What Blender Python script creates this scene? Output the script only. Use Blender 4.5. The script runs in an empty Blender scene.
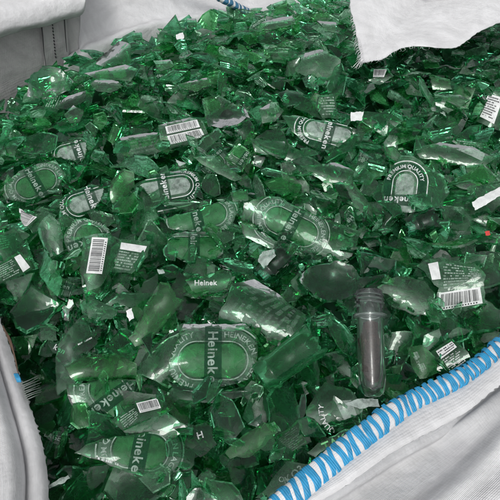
import bpy, math, random
from mathutils import Vector, Matrix, noise
random.seed(11)
S = bpy.context.scene
COL = S.collection
V = Vector

# ------------------------------------------------------------------ camera
TH = math.radians(50.0)
ZC = 0.54
FOC = 536.0
CAM = V((0, -ZC * math.cos(TH), ZC * math.sin(TH)))
FW = V((0, math.cos(TH), -math.sin(TH)))
RT = V((1, 0, 0))
UP = V((0, math.sin(TH), math.cos(TH)))
cd = bpy.data.cameras.new('camera'); co = bpy.data.objects.new('camera', cd); COL.objects.link(co)
co.location = CAM
co.rotation_euler = (math.pi / 2 - TH, 0, 0)
cd.sensor_width = 36; cd.lens = 36 * FOC / 500; cd.clip_start = 0.01; cd.clip_end = 400
S.camera = co

def ray(px, py): return (FW + RT * ((px - 250) / FOC) - UP * ((py - 250) / FOC))
def on_plane(px, py, p, n):
    d = ray(px, py); return CAM + d * ((p - CAM).dot(n) / d.dot(n))
def at_z(px, py, z): return on_plane(px, py, V((0, 0, z)), V((0, 0, 1)))
TA = V((.819, .574, 0)); NB = V((-.574, .819, 0))      # the bag's two horizontal axes
def ab(a, b, z): return TA * a + NB * b + V((0, 0, z))
def heap(x, y):
    b = x * NB.x + y * NB.y; a = x * TA.x + y * TA.y
    t = max(0, min(1, (b - .20) / .19)); t = t * t * (3 - 2 * t)
    q = max(0, 1 - abs(a - .12) / .30)
    return 0.030 * t * q + 0.016 * noise.noise(V((x * 6.0, y * 6.0, 1.3))) + 0.008 * noise.noise(V((x * 15, y * 15, 7.7)))

# ------------------------------------------------------------------ materials
def newmat(name):
    m = bpy.data.materials.new(name); m.use_nodes = True
    nt = m.node_tree; nt.nodes.clear()
    return m, nt, nt.nodes, nt.links
def N(nt, t, **kw):
    n = nt.nodes.new(t)
    for k, v in kw.items():
        if k in n.inputs.keys(): n.inputs[k].default_value = v
        else: setattr(n, k, v)
    return n
def ramp(nt, fac, stops):
    r = nt.nodes.new('ShaderNodeValToRGB'); nt.links.new(fac, r.inputs[0])
    e = r.color_ramp.elements
    while len(e) < len(stops): e.new(0.5)
    for i, (p, c) in enumerate(stops):
        e[i].position = p; e[i].color = (c, c, c, 1) if isinstance(c, (int, float)) else (*c, 1)
    return r.outputs[0]

def glass_mat(name, cols, dust_veil, rough=0.03, dcol=(0.10, 0.24, 0.13), facet=0.125, thin=False):
    m, nt, ns, L = newmat(name)
    out = N(nt, 'ShaderNodeOutputMaterial')
    geo = N(nt, 'ShaderNodeNewGeometry'); oi = N(nt, 'ShaderNodeObjectInfo')
    add = N(nt, 'ShaderNodeMath', operation='ADD'); L.new(geo.outputs['Random Per Island'], add.inputs[0]); L.new(oi.outputs['Random'], add.inputs[1])
    fr = N(nt, 'ShaderNodeMath', operation='FRACT'); L.new(add.outputs[0], fr.inputs[0])
    col = ramp(nt, fr.outputs[0], [(i / (len(cols) - 1), c) for i, c in enumerate(cols)])
    tc = N(nt, 'ShaderNodeTexCoord')
    n1 = N(nt, 'ShaderNodeTexNoise', Scale=55.0, Detail=5.0, Roughness=0.65); L.new(tc.outputs['Object'], n1.inputs['Vector'])
    n2 = N(nt, 'ShaderNodeTexNoise', Scale=420.0, Detail=3.0, Roughness=0.6); L.new(tc.outputs['Object'], n2.inputs['Vector'])
    mp = N(nt, 'ShaderNodeMapping'); mp.inputs['Scale'].default_value = (42, 62, 50); mp.inputs['Rotation'].default_value = (0, 0, 0.5); L.new(tc.outputs['Object'], mp.inputs[0])
    n3 = N(nt, 'ShaderNodeTexNoise', Scale=1.0, Detail=1.5, Roughness=0.4, Distortion=0.4); L.new(mp.outputs[0], n3.inputs['Vector'])
    bp = N(nt, 'ShaderNodeBump', Strength=0.30, Distance=0.0034); L.new(n3.outputs[0], bp.inputs['Height'])
    g = N(nt, 'ShaderNodeBsdfPrincipled'); g.inputs['Transmission Weight'].default_value = 1; g.inputs['IOR'].default_value = 1.42
    L.new(col, g.inputs['Base Color']); 
    # stepped fracture facets: every conchoidal cell leans its own way
    wv = N(nt, 'ShaderNodeTexNoise', Scale=60.0, Detail=2.0); L.new(tc.outputs['Object'], wv.inputs['Vector'])
    ws = N(nt, 'ShaderNodeVectorMath', operation='MULTIPLY_ADD'); L.new(wv.outputs['Color'], ws.inputs[0]); ws.inputs[1].default_value = (0.035, 0.035, 0.035); L.new(tc.outputs['Object'], ws.inputs[2])
    wm = N(nt, 'ShaderNodeMapping'); wm.inputs['Scale'].default_value = (0.75, 1.7, 1.0); wm.inputs['Rotation'].default_value = (0, 0, 0.6); L.new(ws.outputs[0], wm.inputs[0])
    vo = N(nt, 'ShaderNodeTexVoronoi', Scale=82.0); L.new(wm.outputs[0], vo.inputs['Vector'])
    vc = N(nt, 'ShaderNodeVectorMath', operation='SUBTRACT'); L.new(vo.outputs['Color'], vc.inputs[0]); vc.inputs[1].default_value = (0.5, 0.5, 0.5)
    vk = N(nt, 'ShaderNodeVectorMath', operation='MULTIPLY_ADD'); 
    L.new(vc.outputs[0], vk.inputs[0]); vk.inputs[1].default_value = (facet, facet, facet); L.new(bp.outputs[0], vk.inputs[2])
    vn = N(nt, 'ShaderNodeVectorMath', operation='NORMALIZE'); L.new(vk.outputs[0], vn.inputs[0])
    L.new(vn.outputs[0], g.inputs['Normal'])
    rg = ramp(nt, n1.outputs[0], [(0.5, rough), (0.8, rough + 0.08)]); L.new(rg, g.inputs['Roughness'])
    gs = g.outputs[0]
    if thin:
        tp = N(nt, 'ShaderNodeBsdfTransparent'); sq = N(nt, 'ShaderNodeGamma', Gamma=0.5); L.new(col, sq.inputs[0]); L.new(sq.outputs[0], tp.inputs['Color'])
        gl = N(nt, 'ShaderNodeBsdfGlossy', Roughness=0.03); gl.inputs['Color'].default_value = (1, 1, 1, 1); L.new(vn.outputs[0], gl.inputs['Normal'])
        fz = N(nt, 'ShaderNodeFresnel', IOR=1.43); L.new(vn.outputs[0], fz.inputs['Normal'])
        tm = N(nt, 'ShaderNodeMixShader'); L.new(fz.outputs[0], tm.inputs[0]); L.new(tp.outputs[0], tm.inputs[1]); L.new(gl.outputs[0], tm.inputs[2]); gs = tm.outputs[0]
        nt.nodes.remove(g)
    # dusty, scuffed patches; their translucent green also paints the lit veil
    df = N(nt, 'ShaderNodeBsdfDiffuse', Color=(*dcol, 1)); tr = N(nt, 'ShaderNodeBsdfTranslucent')
    tcol = N(nt, 'ShaderNodeMixRGB', blend_type='MIX', Fac=0.5); tcol.inputs[2].default_value = (0.22, 0.64, 0.36, 1); L.new(col, tcol.inputs[1]); L.new(tcol.outputs[0], tr.inputs['Color'])
    mx = N(nt, 'ShaderNodeMixShader', Fac=0.72); L.new(df.outputs[0], mx.inputs[1]); L.new(tr.outputs[0], mx.inputs[2])
    mul = N(nt, 'ShaderNodeMath', operation='MULTIPLY'); 
    s2 = N(nt, 'ShaderNodeMath', operation='MULTIPLY_ADD'); L.new(n2.outputs[0], s2.inputs[0]); s2.inputs[1].default_value = 0.5; L.new(n1.outputs[0], s2.inputs[2])
    f1 = ramp(nt, s2.outputs[0], [(0.55, dust_veil * 0.35), (0.95, min(1, dust_veil * 2.2))])
    fr2 = N(nt, 'ShaderNodeMath', operation='MULTIPLY'); fr2.inputs[1].default_value = 7.31; L.new(fr.outputs[0], fr2.inputs[0])
    fr3 = N(nt, 'ShaderNodeMath', operation='FRACT'); L.new(fr2.outputs[0], fr3.inputs[0])
    f2 = ramp(nt, fr3.outputs[0], [(0.0, 0.25), (0.6, 0.8), (1.0, 1.7)])
    L.new(f1, mul.inputs[0]); L.new(f2, mul.inputs[1])
    # hairline cracks along some of the cell borders
    ve = N(nt, 'ShaderNodeTexVoronoi', Scale=82.0, feature='DISTANCE_TO_EDGE'); L.new(wm.outputs[0], ve.inputs['Vector'])
    vl = ramp(nt, ve.outputs['Distance'], [(0.012, 0.42), (0.035, 0.0)]); vm = ramp(nt, wv.outputs[0], [(0.48, 0.0), (0.56, 1.0)])
    cm = N(nt, 'ShaderNodeMath', operation='MULTIPLY'); L.new(vl, cm.inputs[0]); L.new(vm, cm.inputs[1])
    ca = N(nt, 'ShaderNodeMath', operation='ADD', use_clamp=True); L.new(cm.outputs[0], ca.inputs[0]); L.new(mul.outputs[0], ca.inputs[1])
    fin = N(nt, 'ShaderNodeMixShader'); L.new(ca.outputs[0], fin.inputs[0]); L.new(gs, fin.inputs[1]); L.new(mx.outputs[0], fin.inputs[2])
    L.new(fin.outputs[0], out.inputs['Surface'])
    return m

GREENS = [(0.15, 0.68, 0.34), (0.22, 0.76, 0.42), (0.08, 0.55, 0.25), (0.30, 0.83, 0.50), (0.16, 0.70, 0.35), (0.36, 0.85, 0.55)]
M = {}
M['glass'] = glass_mat('green_glass', GREENS, 0.12, 0.008, (0.07, 0.24, 0.13))
M['pale'] = glass_mat('dusty_green_glass', [(0.45, 0.82, 0.55), (0.54, 0.85, 0.62), (0.38, 0.79, 0.50)], 0.16, 0.015, (0.15, 0.33, 0.22))
M['bright'] = glass_mat('clean_emerald_glass', [(0.28, 0.86, 0.38), (0.36, 0.88, 0.44), (0.25, 0.82, 0.34)], 0.17, 0.01, (0.07, 0.34, 0.12))
M['dark'] = glass_mat('deep_green_glass', [(0.09, 0.46, 0.25), (0.14, 0.54, 0.31), (0.07, 0.40, 0.21)], 0.10, 0.02, (0.05, 0.10, 0.07))

M['thin_glass'] = glass_mat('thin_green_glass', GREENS, 0.12, 0.008, (0.07, 0.24, 0.13), thin=True)
M['thin_pale'] = glass_mat('thin_dusty_green_glass', [(0.45, 0.82, 0.55), (0.54, 0.85, 0.62), (0.38, 0.79, 0.50)], 0.16, 0.015, (0.15, 0.33, 0.22), thin=True)
M['thin_bright'] = glass_mat('thin_clean_emerald_glass', [(0.28, 0.86, 0.38), (0.36, 0.88, 0.44), (0.25, 0.82, 0.34)], 0.17, 0.01, (0.07, 0.34, 0.12), thin=True)
M['thin_dark'] = glass_mat('thin_deep_green_glass', [(0.09, 0.46, 0.25), (0.14, 0.54, 0.31), (0.07, 0.40, 0.21)], 0.10, 0.02, (0.05, 0.10, 0.07), thin=True)

def edge_mat():
    m, nt, ns, L = newmat('broken_edge_glass')
    out = N(nt, 'ShaderNodeOutputMaterial'); g = N(nt, 'ShaderNodeBsdfPrincipled', Roughness=0.05, IOR=1.5)
    g.inputs['Transmission Weight'].default_value = 1
    tc = N(nt, 'ShaderNodeTexCoord'); nz = N(nt, 'ShaderNodeTexNoise', Scale=180.0, Detail=3.0); L.new(tc.outputs['Object'], nz.inputs['Vector'])
    L.new(ramp(nt, nz.outputs[0], [(0.35, (0.02, 0.22, 0.09)), (0.62, (0.32, 0.84, 0.48))]), g.inputs['Base Color'])  # dark lines and bright glints of the edges put into their colour
    bp = N(nt, 'ShaderNodeBump', Strength=0.5, Distance=0.001); L.new(nz.outputs[0], bp.inputs['Height']); L.new(bp.outputs[0], g.inputs['Normal'])
    L.new(g.outputs[0], out.inputs['Surface'])
    return m
M['edge'] = edge_mat()

def flat_mat(name, col, rough=0.5, alpha=1.0, trans=0.0):
    m, nt, ns, L = newmat(name)
    out = N(nt, 'ShaderNodeOutputMaterial'); p = N(nt, 'ShaderNodeBsdfPrincipled', Roughness=rough); p.inputs['Specular IOR Level'].default_value = 0.12 if alpha < 1 else 0.4
    tc = N(nt, 'ShaderNodeTexCoord'); nz = N(nt, 'ShaderNodeTexNoise', Scale=160.0, Detail=6.0, Roughness=0.7); L.new(tc.outputs['Object'], nz.inputs['Vector'])
    k = ramp(nt, nz.outputs[0], [(0.3, 0.72), (0.6, 1.0)])
    mu = N(nt, 'ShaderNodeMixRGB', blend_type='MULTIPLY', Fac=1.0); mu.inputs[1].default_value = (*col, 1); L.new(k, mu.inputs[2])
    L.new(mu.outputs[0], p.inputs['Base Color'])
    sh = p.outputs[0]
    if trans > 0:
        t = N(nt, 'ShaderNodeBsdfTranslucent'); L.new(mu.outputs[0], t.inputs['Color'])
        x = N(nt, 'ShaderNodeMixShader', Fac=trans); L.new(sh, x.inputs[1]); L.new(t.outputs[0], x.inputs[2]); sh = x.outputs[0]
    if alpha < 1:
        t = N(nt, 'ShaderNodeBsdfTransparent'); x = N(nt, 'ShaderNodeMixShader')
        wn = N(nt, 'ShaderNodeTexNoise', Scale=70.0, Detail=5.0, Roughness=0.75); L.new(tc.outputs['Object'], wn.inputs['Vector'])
        a = ramp(nt, wn.outputs[0], [(0.34, alpha * 0.1), (0.47, alpha * .8), (0.66, min(1, alpha * 1.3))])
        L.new(a, x.inputs[0]); L.new(t.outputs[0], x.inputs[1]); L.new(sh, x.inputs[2]); sh = x.outputs[0]
    L.new(sh, out.inputs['Surface'])
    return m
M['white'] = flat_mat('white_label_film', (0.72, 0.74, 0.73), 0.45)
M['silver'] = flat_mat('silver_label_ink', (0.58, 0.68, 0.63), 0.5, 0.44)
M['frost'] = flat_mat('frosted_label_ink', (0.42, 0.62, 0.50), 0.6, 0.13)
M['pgreen'] = flat_mat('bright_green_ink', (0.13, 0.58, 0.20), 0.55, 0.34, 0.5)
M['dgreen'] = flat_mat('dark_green_ink', (0.010, 0.055, 0.028), 0.75, 0.66)
M['black'] = flat_mat('black_ink', (0.03, 0.035, 0.035), 0.5)
M['letter'] = flat_mat('pale_letter_ink', (0.60, 0.76, 0.66), 0.5, 0.42)
M['wletter'] = flat_mat('white_letter_ink', (0.80, 0.83, 0.82), 0.4, 0.82)
M['gletter'] = flat_mat('green_letter_ink', (0.22, 0.70, 0.28), 0.4)
M['red'] = flat_mat('red_ink', (0.55, 0.04, 0.03), 0.4)
M['residue'] = flat_mat('brown_residue', (0.10, 0.068, 0.058), 0.5, 0.9)

def plastic_clear():
    m, nt, ns, L = newmat('clear_grey_plastic')
    out = N(nt, 'ShaderNodeOutputMaterial'); p = N(nt, 'ShaderNodeBsdfPrincipled', Roughness=0.07, IOR=1.45)
    p.inputs['Base Color'].default_value = (0.90, 0.93, 0.92, 1); p.inputs['Transmission Weight'].default_value = 1
    d = N(nt, 'ShaderNodeBsdfDiffuse', Color=(0.50, 0.54, 0.54, 1)); x = N(nt, 'ShaderNodeMixShader', Fac=0.03)
    L.new(p.outputs[0], x.inputs[1]); L.new(d.outputs[0], x.inputs[2]); L.new(x.outputs[0], out.inputs['Surface'])
    return m
M['plastic'] = plastic_clear()

def cloth_mat(name, col, rib=2.2e-3, dirt=0.25, con=0.95):
    m, nt, ns, L = newmat(name)
    out = N(nt, 'ShaderNodeOutputMaterial'); p = N(nt, 'ShaderNodeBsdfPrincipled', Roughness=0.62)
    uv = N(nt, 'ShaderNodeUVMap'); tc = N(nt, 'ShaderNodeTexCoord')
    sep = N(nt, 'ShaderNodeSeparateXYZ'); L.new(uv.outputs[0], sep.inputs[0])
    nw = N(nt, 'ShaderNodeTexNoise', Scale=18.0, Detail=3.0); L.new(tc.outputs['Object'], nw.inputs['Vector'])
    def tape(axis, width):
        a = N(nt, 'ShaderNodeMath', operation='MULTIPLY_ADD'); L.new(nw.outputs[0], a.inputs[0]); a.inputs[1].default_value = 0.003; L.new(sep.outputs[axis], a.inputs[2])
        b = N(nt, 'ShaderNodeMath', operation='MULTIPLY'); L.new(a.outputs[0], b.inputs[0]); b.inputs[1].default_value = math.pi / width
        c = N(nt, 'ShaderNodeMath', operation='SINE'); L.new(b.outputs[0], c.inputs[0])
        d = N(nt, 'ShaderNodeMath', operation='ABSOLUTE'); L.new(c.outputs[0], d.inputs[0])
        return d.outputs[0]
    ta = tape('Y', rib); tb = tape('X', rib * 1.25)
    h = N(nt, 'ShaderNodeMath', operation='MULTIPLY_ADD'); L.new(tb, h.inputs[0]); h.inputs[1].default_value = 0.35; L.new(ta, h.inputs[2])
    big = N(nt, 'ShaderNodeTexNoise', Scale=14.0, Detail=7.0, Roughness=0.7, Distortion=0.6); L.new(tc.outputs['Object'], big.inputs['Vector'])
    mp = N(nt, 'ShaderNodeMapping'); mp.inputs['Scale'].default_value = (10, 260, 1); L.new(uv.outputs[0], mp.inputs[0])
    st = N(nt, 'ShaderNodeTexNoise', Scale=1.0, Detail=4.0, Roughness=0.7); L.new(mp.outputs[0], st.inputs['Vector'])
    k1 = ramp(nt, big.outputs[0], [(0.28, 1 - dirt), (0.62, 1.0)])
    k2 = ramp(nt, st.outputs[0], [(0.3, 0.84 if con < .9 else 0.95), (0.6, 1.0)])
    k3 = ramp(nt, ta, [(0.0, con), (0.4, 1.0)])
    c = (*col, 1); cur = None
    for k in (k1, k2, k3):
        mu = N(nt, 'ShaderNodeMixRGB', blend_type='MULTIPLY', Fac=1.0)
        if cur is None: mu.inputs[1].default_value = c
        else: L.new(cur, mu.inputs[1])
        L.new(k, mu.inputs[2]); cur = mu.outputs[0]
    L.new(cur, p.inputs['Base Color'])
    bp = N(nt, 'ShaderNodeBump', Strength=0.45 if con < .9 else 0.22, Distance=0.0006); L.new(h.outputs[0], bp.inputs['Height'])
    n5 = N(nt, 'ShaderNodeTexNoise', Scale=45.0, Detail=4.0); L.new(tc.outputs['Object'], n5.inputs['Vector'])
    bq = N(nt, 'ShaderNodeBump', Strength=0.45, Distance=0.008); L.new(n5.outputs[0], bq.inputs['Height']); L.new(bp.outputs[0], bq.inputs['Normal'])
    L.new(bq.outputs[0], p.inputs['Normal'])
    t = N(nt, 'ShaderNodeBsdfTranslucent'); L.new(cur, t.inputs['Color'])
    x = N(nt, 'ShaderNodeMixShader', Fac=0.03); L.new(p.outputs[0], x.inputs[1]); L.new(t.outputs[0], x.inputs[2])
    L.new(x.outputs[0], out.inputs['Surface'])
    return m
M['cloth'] = cloth_mat('white_woven_cloth', (0.78, 0.78, 0.79), 2.2e-3, 0.30)
M['cloth_coarse'] = cloth_mat('coarse_white_woven_cloth', (0.83, 0.83, 0.84), 3.6e-3, 0.36, 0.62)
M['cloth_shaded'] = cloth_mat('shaded_woven_cloth', (0.50, 0.485, 0.49), 2.6e-3, 0.4)  # bag cloth with the collar's shade put into its grey
M['hemcloth'] = cloth_mat('white_hem_cloth', (0.80, 0.80, 0.81), 1.5e-3, 0.15)
def thread_mat(name, col):
    m, nt, ns, L = newmat(name)
    out = N(nt, 'ShaderNodeOutputMaterial'); p = N(nt, 'ShaderNodeBsdfPrincipled', Roughness=0.5)
    uv = N(nt, 'ShaderNodeUVMap'); sep = N(nt, 'ShaderNodeSeparateXYZ'); L.new(uv.outputs[0], sep.inputs[0])
    b = N(nt, 'ShaderNodeMath', operation='MULTIPLY'); L.new(sep.outputs['X'], b.inputs[0]); b.inputs[1].default_value = 4200
    c = N(nt, 'ShaderNodeMath', operation='SINE'); L.new(b.outputs[0], c.inputs[0])
    k = ramp(nt, c.outputs[0], [(0.0, 0.86), (0.5, 1.0)])
    tc = N(nt, 'ShaderNodeTexCoord'); nz = N(nt, 'ShaderNodeTexNoise', Scale=120.0, Detail=4.0); L.new(tc.outputs['Object'], nz.inputs['Vector'])
    k2 = ramp(nt, nz.outputs[0], [(0.3, 0.7), (0.6, 1.0)])
    mu = N(nt, 'ShaderNodeMixRGB', blend_type='MULTIPLY', Fac=1.0); mu.inputs[1].default_value = (*col, 1); L.new(k, mu.inputs[2])
    mv = N(nt, 'ShaderNodeMixRGB', blend_type='MULTIPLY', Fac=1.0); L.new(mu.outputs[0], mv.inputs[1]); L.new(k2, mv.inputs[2])
    L.new(mv.outputs[0], p.inputs['Base Color'])
    bp = N(nt, 'ShaderNodeBump', Strength=0.3, Distance=0.0004); L.new(c.outputs[0], bp.inputs['Height']); L.new(bp.outputs[0], p.inputs['Normal'])
    L.new(p.outputs[0], out.inputs['Surface'])
    return m
M['blue'] = thread_mat('blue_stitch_thread', (0.035, 0.35, 0.66))
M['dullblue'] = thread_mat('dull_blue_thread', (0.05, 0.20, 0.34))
M['thread'] = flat_mat('white_thread', (0.75, 0.75, 0.76), 0.6)
M['dthread'] = flat_mat('dirty_grey_thread', (0.20, 0.23, 0.21), 0.6)
M['brown'] = flat_mat('brown_thread', (0.12, 0.075, 0.05), 0.7)
M['seam'] = flat_mat('dark_seam_thread', (0.06, 0.06, 0.065), 0.8)
M['gap_shade'] = flat_mat('heap_gap_shade', (0.012, 0.055, 0.03), 0.6)  # near-black green standing for shade between the shards
def ground_mat():
    m, nt, ns, L = newmat('concrete_ground')
    out = N(nt, 'ShaderNodeOutputMaterial'); p = N(nt, 'ShaderNodeBsdfPrincipled', Roughness=0.85)
    tc = N(nt, 'ShaderNodeTexCoord'); nz = N(nt, 'ShaderNodeTexNoise', Scale=5.0, Detail=9.0, Roughness=0.7); L.new(tc.outputs['Object'], nz.inputs['Vector'])
    L.new(ramp(nt, nz.outputs[0], [(0.3, (0.10, 0.10, 0.10)), (0.7, (0.24, 0.235, 0.23))]), p.inputs['Base Color']); L.new(p.outputs[0], out.inputs['Surface'])
    return m
M['ground'] = ground_mat()

# ------------------------------------------------------------------ object helpers
def tag(o, label=None, cat=None, group=None, kind=None):
    if label: o['label'] = label
    if cat: o['category'] = cat
    if group: o['group'] = group
    if kind: o['kind'] = kind
    return o
def mk(name, verts, faces, mats, parent=None, smooth=True, fm=None, flat=None, uvs=None):
    if flat and name != 'label_scrap':
        mats = (mats if isinstance(mats, list) else [mats]) + [M['edge']]
        fm = list(fm) if fm else [0] * len(faces)
        for i in flat: fm[i] = len(mats) - 1
    me = bpy.data.meshes.new(name); me.from_pydata([tuple(v) for v in verts], [], faces)
    for m in (mats if isinstance(mats, list) else [mats]): me.materials.append(m)
    sm = [smooth] * len(faces)
    if flat:
        for i in flat: sm[i] = False
    me.polygons.foreach_set('use_smooth', sm)
    if flat:
        hard = set()
        for i in flat:
            f = faces[i]; k = len(f)
            for q in range(k): hard.add((min(f[q], f[(q + 1) % k]), max(f[q], f[(q + 1) % k])))
        at_ = me.attributes.new('sharp_edge', 'BOOLEAN', 'EDGE')
        at_.data.foreach_set('value', [(min(e.vertices), max(e.vertices)) in hard for e in me.edges])
    if fm: me.polygons.foreach_set('material_index', fm)
    if uvs:
        l = me.uv_layers.new(name='UVMap')
        flatuv = []
        for p in me.polygons:
            for vi in p.vertices: flatuv += uvs[vi]
        l.data.foreach_set('uv', flatuv)
    me.update()
    o = bpy.data.objects.new(name, me); COL.objects.link(o)
    if parent: o.parent = parent
    return o
def empty(name, loc=(0, 0, 0)):
    o = bpy.data.objects.new(name, None); o.empty_display_size = 0.02; COL.objects.link(o); o.location = loc; return o

def inside(x, y, poly):
    c = False; j = len(poly) - 1
    for i in range(len(poly)):
        xi, yi = poly[i]; xj, yj = poly[j]
        if (yi > y) != (yj > y) and x < (xj - xi) * (y - yi) / (yj - yi) + xi: c = not c
        j = i
    return c
def jag(poly, step, amp, rnd):
    out = []
    n = len(poly)
    for i in range(n):
        a = V(poly[i]); b = V(poly[(i + 1) % n]); d = b - a; l = d.length
        k = max(1, int(l / step)); nrm = V((-d.y, d.x)) / max(l, 1e-9)
        bow = rnd.uniform(-.10, .10) * l
        for q in range(k):
            t = q / k
            off = bow * 4 * t * (1 - t) * .5 + (rnd.uniform(-amp, amp) if q else 0)
            p = a + d * t + nrm * off
            out.append((p.x, p.y))
    return out
class Surf:
    """the curved wall of a broken bottle: local x runs along the bottle, y round it"""
    def __init__(s, R=0.0305, kx=0.0, ripple=0.0, seed=0): s.R, s.kx, s.rp, s.sd = R, kx, ripple, seed
    def z(s, x, y):
        R = s.R; yy = max(-.975 * R, min(.975 * R, y))
        z = math.sqrt(R * R - yy * yy) - R - s.kx * x * x
        if abs(y) > .975 * R: z -= (abs(y) - .975 * R) * 3
        if s.rp: z += s.rp * noise.noise(V((x * 45 + s.sd, y * 45, s.sd * .37)))
        return z
    def nrm(s, x, y):
        e = 4e-4
        n = V((-(s.z(x + e, y) - s.z(x - e, y)) / (2 * e), -(s.z(x, y + e) - s.z(x, y - e)) / (2 * e), 1)); n.normalize(); return n
    def pt(s, x, y, off=0.0):
        p = V((x, y, s.z(x, y)))
        return p + s.nrm(x, y) * off if off else p
class BaseSurf(Surf):
    """the bottom of a bottle: pushed-up middle, rounded bearing rim"""
    def z(s, x, y):
        r = math.hypot(x, y)
        z = -.0035 * math.exp(-(r / .010) ** 2) + .0022 * math.exp(-((r - .0225) / .003) ** 2)
        if r > .0245: z -= (r - .0245) * 1.1
        return z
def shard_geo(outline, surf, th, K, bevel=0.0):
    """solid curved shard: outer skin, inner skin, slanted broken edge"""
    n = len(outline); cx = sum(p[0] for p in outline) / n; cy = sum(p[1] for p in outline) / n
    vs, fs, flat = [], [], []
    pts = [(cx, cy)]
    for k in range(1, K + 1):
        r = k / K
        pts += [(cx + (x - cx) * r, cy + (y - cy) * r) for x, y in outline]
    vs = [surf.pt(x, y) for x, y in pts]
    m = len(pts)
    for x, y in pts:
        xx = cx + (x - cx) * (1 - bevel); yy = cy + (y - cy) * (1 - bevel)
        vs.append(surf.pt(xx, yy, -th))
    for lay in (0, 1):
        o = lay * m
        for i in range(n):
            j = (i + 1) % n
            f = (o, o + 1 + i, o + 1 + j); fs.append(f if not lay else f[::-1])
            for k in range(1, K):
                a = o + 1 + (k - 1) * n; b = o + 1 + k * n
                f = (a + i, b + i, b + j, a + j); fs.append(f if not lay else f[::-1])
    a = 1 + (K - 1) * n; b = m + a
    for i in range(n):
        j = (i + 1) % n
        flat.append(len(fs)); fs.append((a + i, b + i, b + j, a + j))
    return vs, fs, flat

# --- glyphs
GL = {}
def glyph(ch):
    if ch in GL: return GL[ch]
    cu = bpy.data.curves.new('g', 'FONT'); cu.body = ch; cu.size = 1; cu.resolution_u = 3; cu.offset = 0.022
    o = bpy.data.objects.new('g', cu); COL.objects.link(o)
    bpy.context.view_layer.update()
    dg = bpy.context.evaluated_depsgraph_get(); e = o.evaluated_get(dg); me = e.to_mesh()
    vs = [(v.co.x, v.co.y) for v in me.vertices]; fs = [tuple(p.vertices) for p in me.polygons]
    e.to_mesh_clear(); bpy.data.objects.remove(o); bpy.data.curves.remove(cu)
    w = (max([v[0] for v in vs]) + 0.06) if vs else 0.3
    GL[ch] = (vs, fs, w); return GL[ch]

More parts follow.
